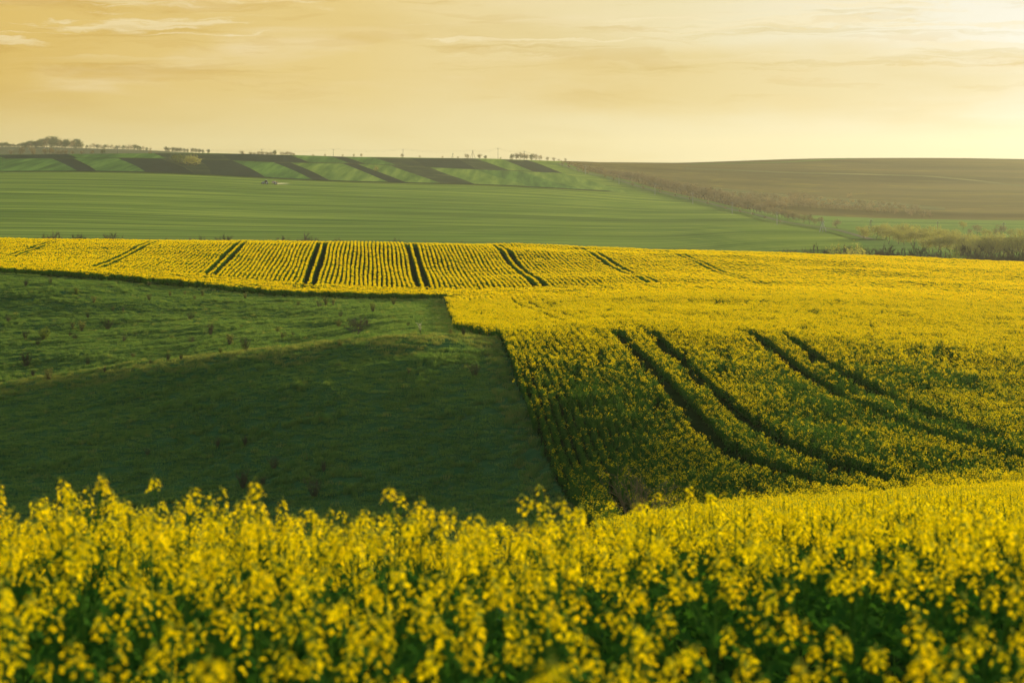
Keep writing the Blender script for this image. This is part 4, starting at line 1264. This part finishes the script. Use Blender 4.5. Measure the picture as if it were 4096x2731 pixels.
def tractor():
    X, Y, z = pick(1062, 737, 1250, 1500)
    e = empty('tractor', (X, Y, z + .05), R(2), 1.06)
    tag(e, 'dark tractor with a cream cab roof driving left across the wheat field', 'tractor')
    m_ = MB(); m_.prism([(-2.6, .75), (-2.62, 1.35), (-2.35, 1.62), (-.55, 1.85), (-.5, .75)], -.42, .42); link('hood', m_.mesh('hood', M_HOOD), e)
    m_ = MB(); m_.box((-1.0, 0, .85), (1.5, .36, .28), bev=.1); m_.box((-2.75, 0, .75), (.25, .5, .22), bev=.08); link('chassis', m_.mesh('chassis', M_TGREEN), e)
    m_ = MB(); m_.prism([(-.45, 1.3), (-.55, 2.0), (-.25, 2.72), (.95, 2.75), (1.12, 1.6), (.6, 1.2)], -.75, .75); cabo = link('cab', m_.mesh('cab', M_CAB), e)
    m_ = MB()
    for (xa, za, xb, zb) in ((-.45, 1.3, -.25, 2.72), (1.12, 1.6, .95, 2.75), (.35, 1.3, .38, 2.75)):
        for yy in (-.77, .77): m_.tube((xa, yy, za), (xb, yy, zb), .05, .05, 5)
    link('cab_frame', m_.mesh('cab_frame', M_TGREEN), cabo)
    m_ = MB(); m_.box((.35, 0, 2.84), (.78, .82, .10), bev=.15, taper=.9); link('roof', m_.mesh('roof', M_TCREAM), e)
    m_ = MB(); m_.tube((-.75, .5, 1.7), (-.75, .5, 2.6), .06, .05, 8, cap=True); link('exhaust', m_.mesh('exhaust', M_STEEL), e)
    for s_ in (-1, 1):
        m_ = MB()
        for q in range(8):
            a0, a1 = math.pi * (q / 8 * .85 + .02), math.pi * ((q + 1) / 8 * .85 + .02)
            rr = 1.0
            pa = (.85 + rr * math.cos(a0), .92 + rr * math.sin(a0)); pb = (.85 + rr * math.cos(a1), .92 + rr * math.sin(a1))
            m_.face([(pa[0], s_ * .7, pa[1]), (pb[0], s_ * .7, pb[1]), (pb[0], s_ * 1.2, pb[1]), (pa[0], s_ * 1.2, pa[1])])
            m_.face([(pa[0], s_ * .7, pa[1] + .04), (pa[0], s_ * 1.2, pa[1] + .04), (pb[0], s_ * 1.2, pb[1] + .04), (pb[0], s_ * .7, pb[1] + .04)])
        link('fender', m_.mesh('fender', M_HOOD), e)
        wheel(e, .85, s_ * .95, .90, .5)
        wheel(e, -1.75, s_ * .9, .66, .42)
        m_ = MB(); m_.box((-2.66, s_ * .28, 1.2), (.03, .1, .08)); link('headlight', m_.mesh('headlight', M_GLASSI), e)
    # sprayer towed behind
    X2, Y2, z2 = at(1097, Y)
    e = empty('field_sprayer', (X2, Y2, z2 + .05), R(2), 1.06)
    tag(e, 'red and pale pink trailed sprayer with a large tank, towed behind the tractor', 'sprayer')
    m_ = MB(); m_.box((0, 0, .85), (1.9, .35, .09)); m_.tube((-1.9, 0, .8), (-3.3, 0, .6), .09, .07, 6); link('drawbar', m_.mesh('drawbar', M_RED), e)
    m_ = MB()
    pr = [(-1.5, 1.05), (-1.62, 1.5), (-1.45, 2.15), (-1.1, 2.38), (.6, 2.28), (1.0, 1.95), (1.05, 1.35), (.5, 1.0)]
    for (y0, y1) in ((-.95, .95),): m_.prism(pr, y0, y1)
    tko = link('tank', m_.mesh('tank', M_TANK), e)
    m_ = MB(); m_.tube((-.4, 0, 2.3), (-.4, 0, 2.48), .25, .22, 10, cap=True); link('lid', m_.mesh('lid', M_RED), tko)
    m_ = MB()
    for xx in (-1.3, -.2, .9):
        m_.tube((xx, -1.0, 1.0), (xx, -1.0, 2.25), .04, .04, 4); m_.tube((xx, 1.0, 1.0), (xx, 1.0, 2.25), .04, .04, 4)
    m_.tube((1.1, 0, .9), (1.9, 0, 2.1), .07, .07, 5); m_.tube((1.2, 0, 2.0), (2.2, 0, 1.9), .07, .07, 5); m_.tube((1.9, 0, 2.1), (2.3, 0, .9), .07, .07, 5)
    link('frame', m_.mesh('frame', M_RED), e)
    m_ = MB()
    for zz, rr in ((1.05, .05), (1.55, .04)):
        m_.tube((2.3, -9, zz), (2.3, 9, zz), rr, rr, 5)
    for yy in np.arange(-9, 9.01, 1.5): m_.tube((2.3, yy, 1.05), (2.3, yy + .75, 1.55), .025, .025, 3)
    link('boom', m_.mesh('boom', M_STEEL), e)
    for s_ in (-1, 1): wheel(e, .9, s_ * 1.0, .88, .42)
    # spray drifting behind the boom
    P = []
    nn = 12
    for q in range(nn + 1):
        f = q / nn
        xx = 2.4 + f * 15; h0 = .25 + .1 * math.sin(f * 9); h1 = 1.0 + .5 * (1 - (1 - f)**3) * (1 - .3 * f)
        P.append((xx, h0, max(h0 + .05, h1 * (1 - f**4 * .8)), 8 + 1.0 * f))
    v = []; f_ = []
    for (xx, h0, h1, w_) in P: v += [(xx, -w_, h0), (xx, w_, h0), (xx, w_, h1), (xx, -w_, h1)]
    for q in range(nn):
        for j in range(4): f_.append((q * 4 + j, q * 4 + (j + 1) % 4, q * 4 + 4 + (j + 1) % 4, q * 4 + 4 + j))
    f_.append((3, 2, 1, 0)); f_.append(tuple(nn * 4 + j for j in range(4)))
    me = bpy.data.meshes.new('spray_mist'); me.from_pydata(v, [], f_)
    mm, t, out = mat_new('spray_mist')
    tc = t.new('ShaderNodeTexCoord').outputs['Object']
    sp_ = t.new('ShaderNodeSeparateXYZ'); t.l.new(tc, sp_.inputs[0])
    vol = t.new('ShaderNodeVolumePrincipled'); vol.inputs['Color'].default_value = (1, .86, .55, 1); vol.inputs['Anisotropy'].default_value = .3
    dn = t.math('MULTIPLY', t.rng(sp_.outputs[0], 2.2, 12, .055, .0, smooth=True), t.rng(t.noise(tc, .7, 3), .25, .7, .3, 1.3))
    t.l.new(dn, vol.inputs['Density'])
    t.l.new(vol.outputs[0], out.inputs['Volume'])
    me.materials.append(mm)
    o = link('spray_mist', me); o.location = (X2, Y2, z2 + .05); o.rotation_euler = (0, 0, R(2)); o['kind'] = 'stuff'; o['label'] = 'glowing spray mist trailing behind the sprayer'


tractor()

# ------------------------------------------------------------------ haze
def haze():
    me = bpy.data.meshes.new('haze')
    a = 4700; z0 = -60; z1 = 75
    v = [(-a, -a, z0), (a, -a, z0), (a, a, z0), (-a, a, z0), (-a, -a, z1), (a, -a, z1), (a, a, z1), (-a, a, z1)]
    me.from_pydata(v, [], [(3, 2, 1, 0), (4, 5, 6, 7), (0, 1, 5, 4), (1, 2, 6, 5), (2, 3, 7, 6), (3, 0, 4, 7)])
    m_, t, out = mat_new('haze')
    vol = t.new('ShaderNodeVolumePrincipled')
    vol.inputs['Color'].default_value = (1, .93, .60, 1)
    vol.inputs['Density'].default_value = HAZE_D
    vol.inputs['Anisotropy'].default_value = .70
    t.l.new(vol.outputs[0], out.inputs['Volume'])
    me.materials.append(m_)
    o = link('haze', me); o['kind'] = 'stuff'


HAZE_D = .00009
haze()
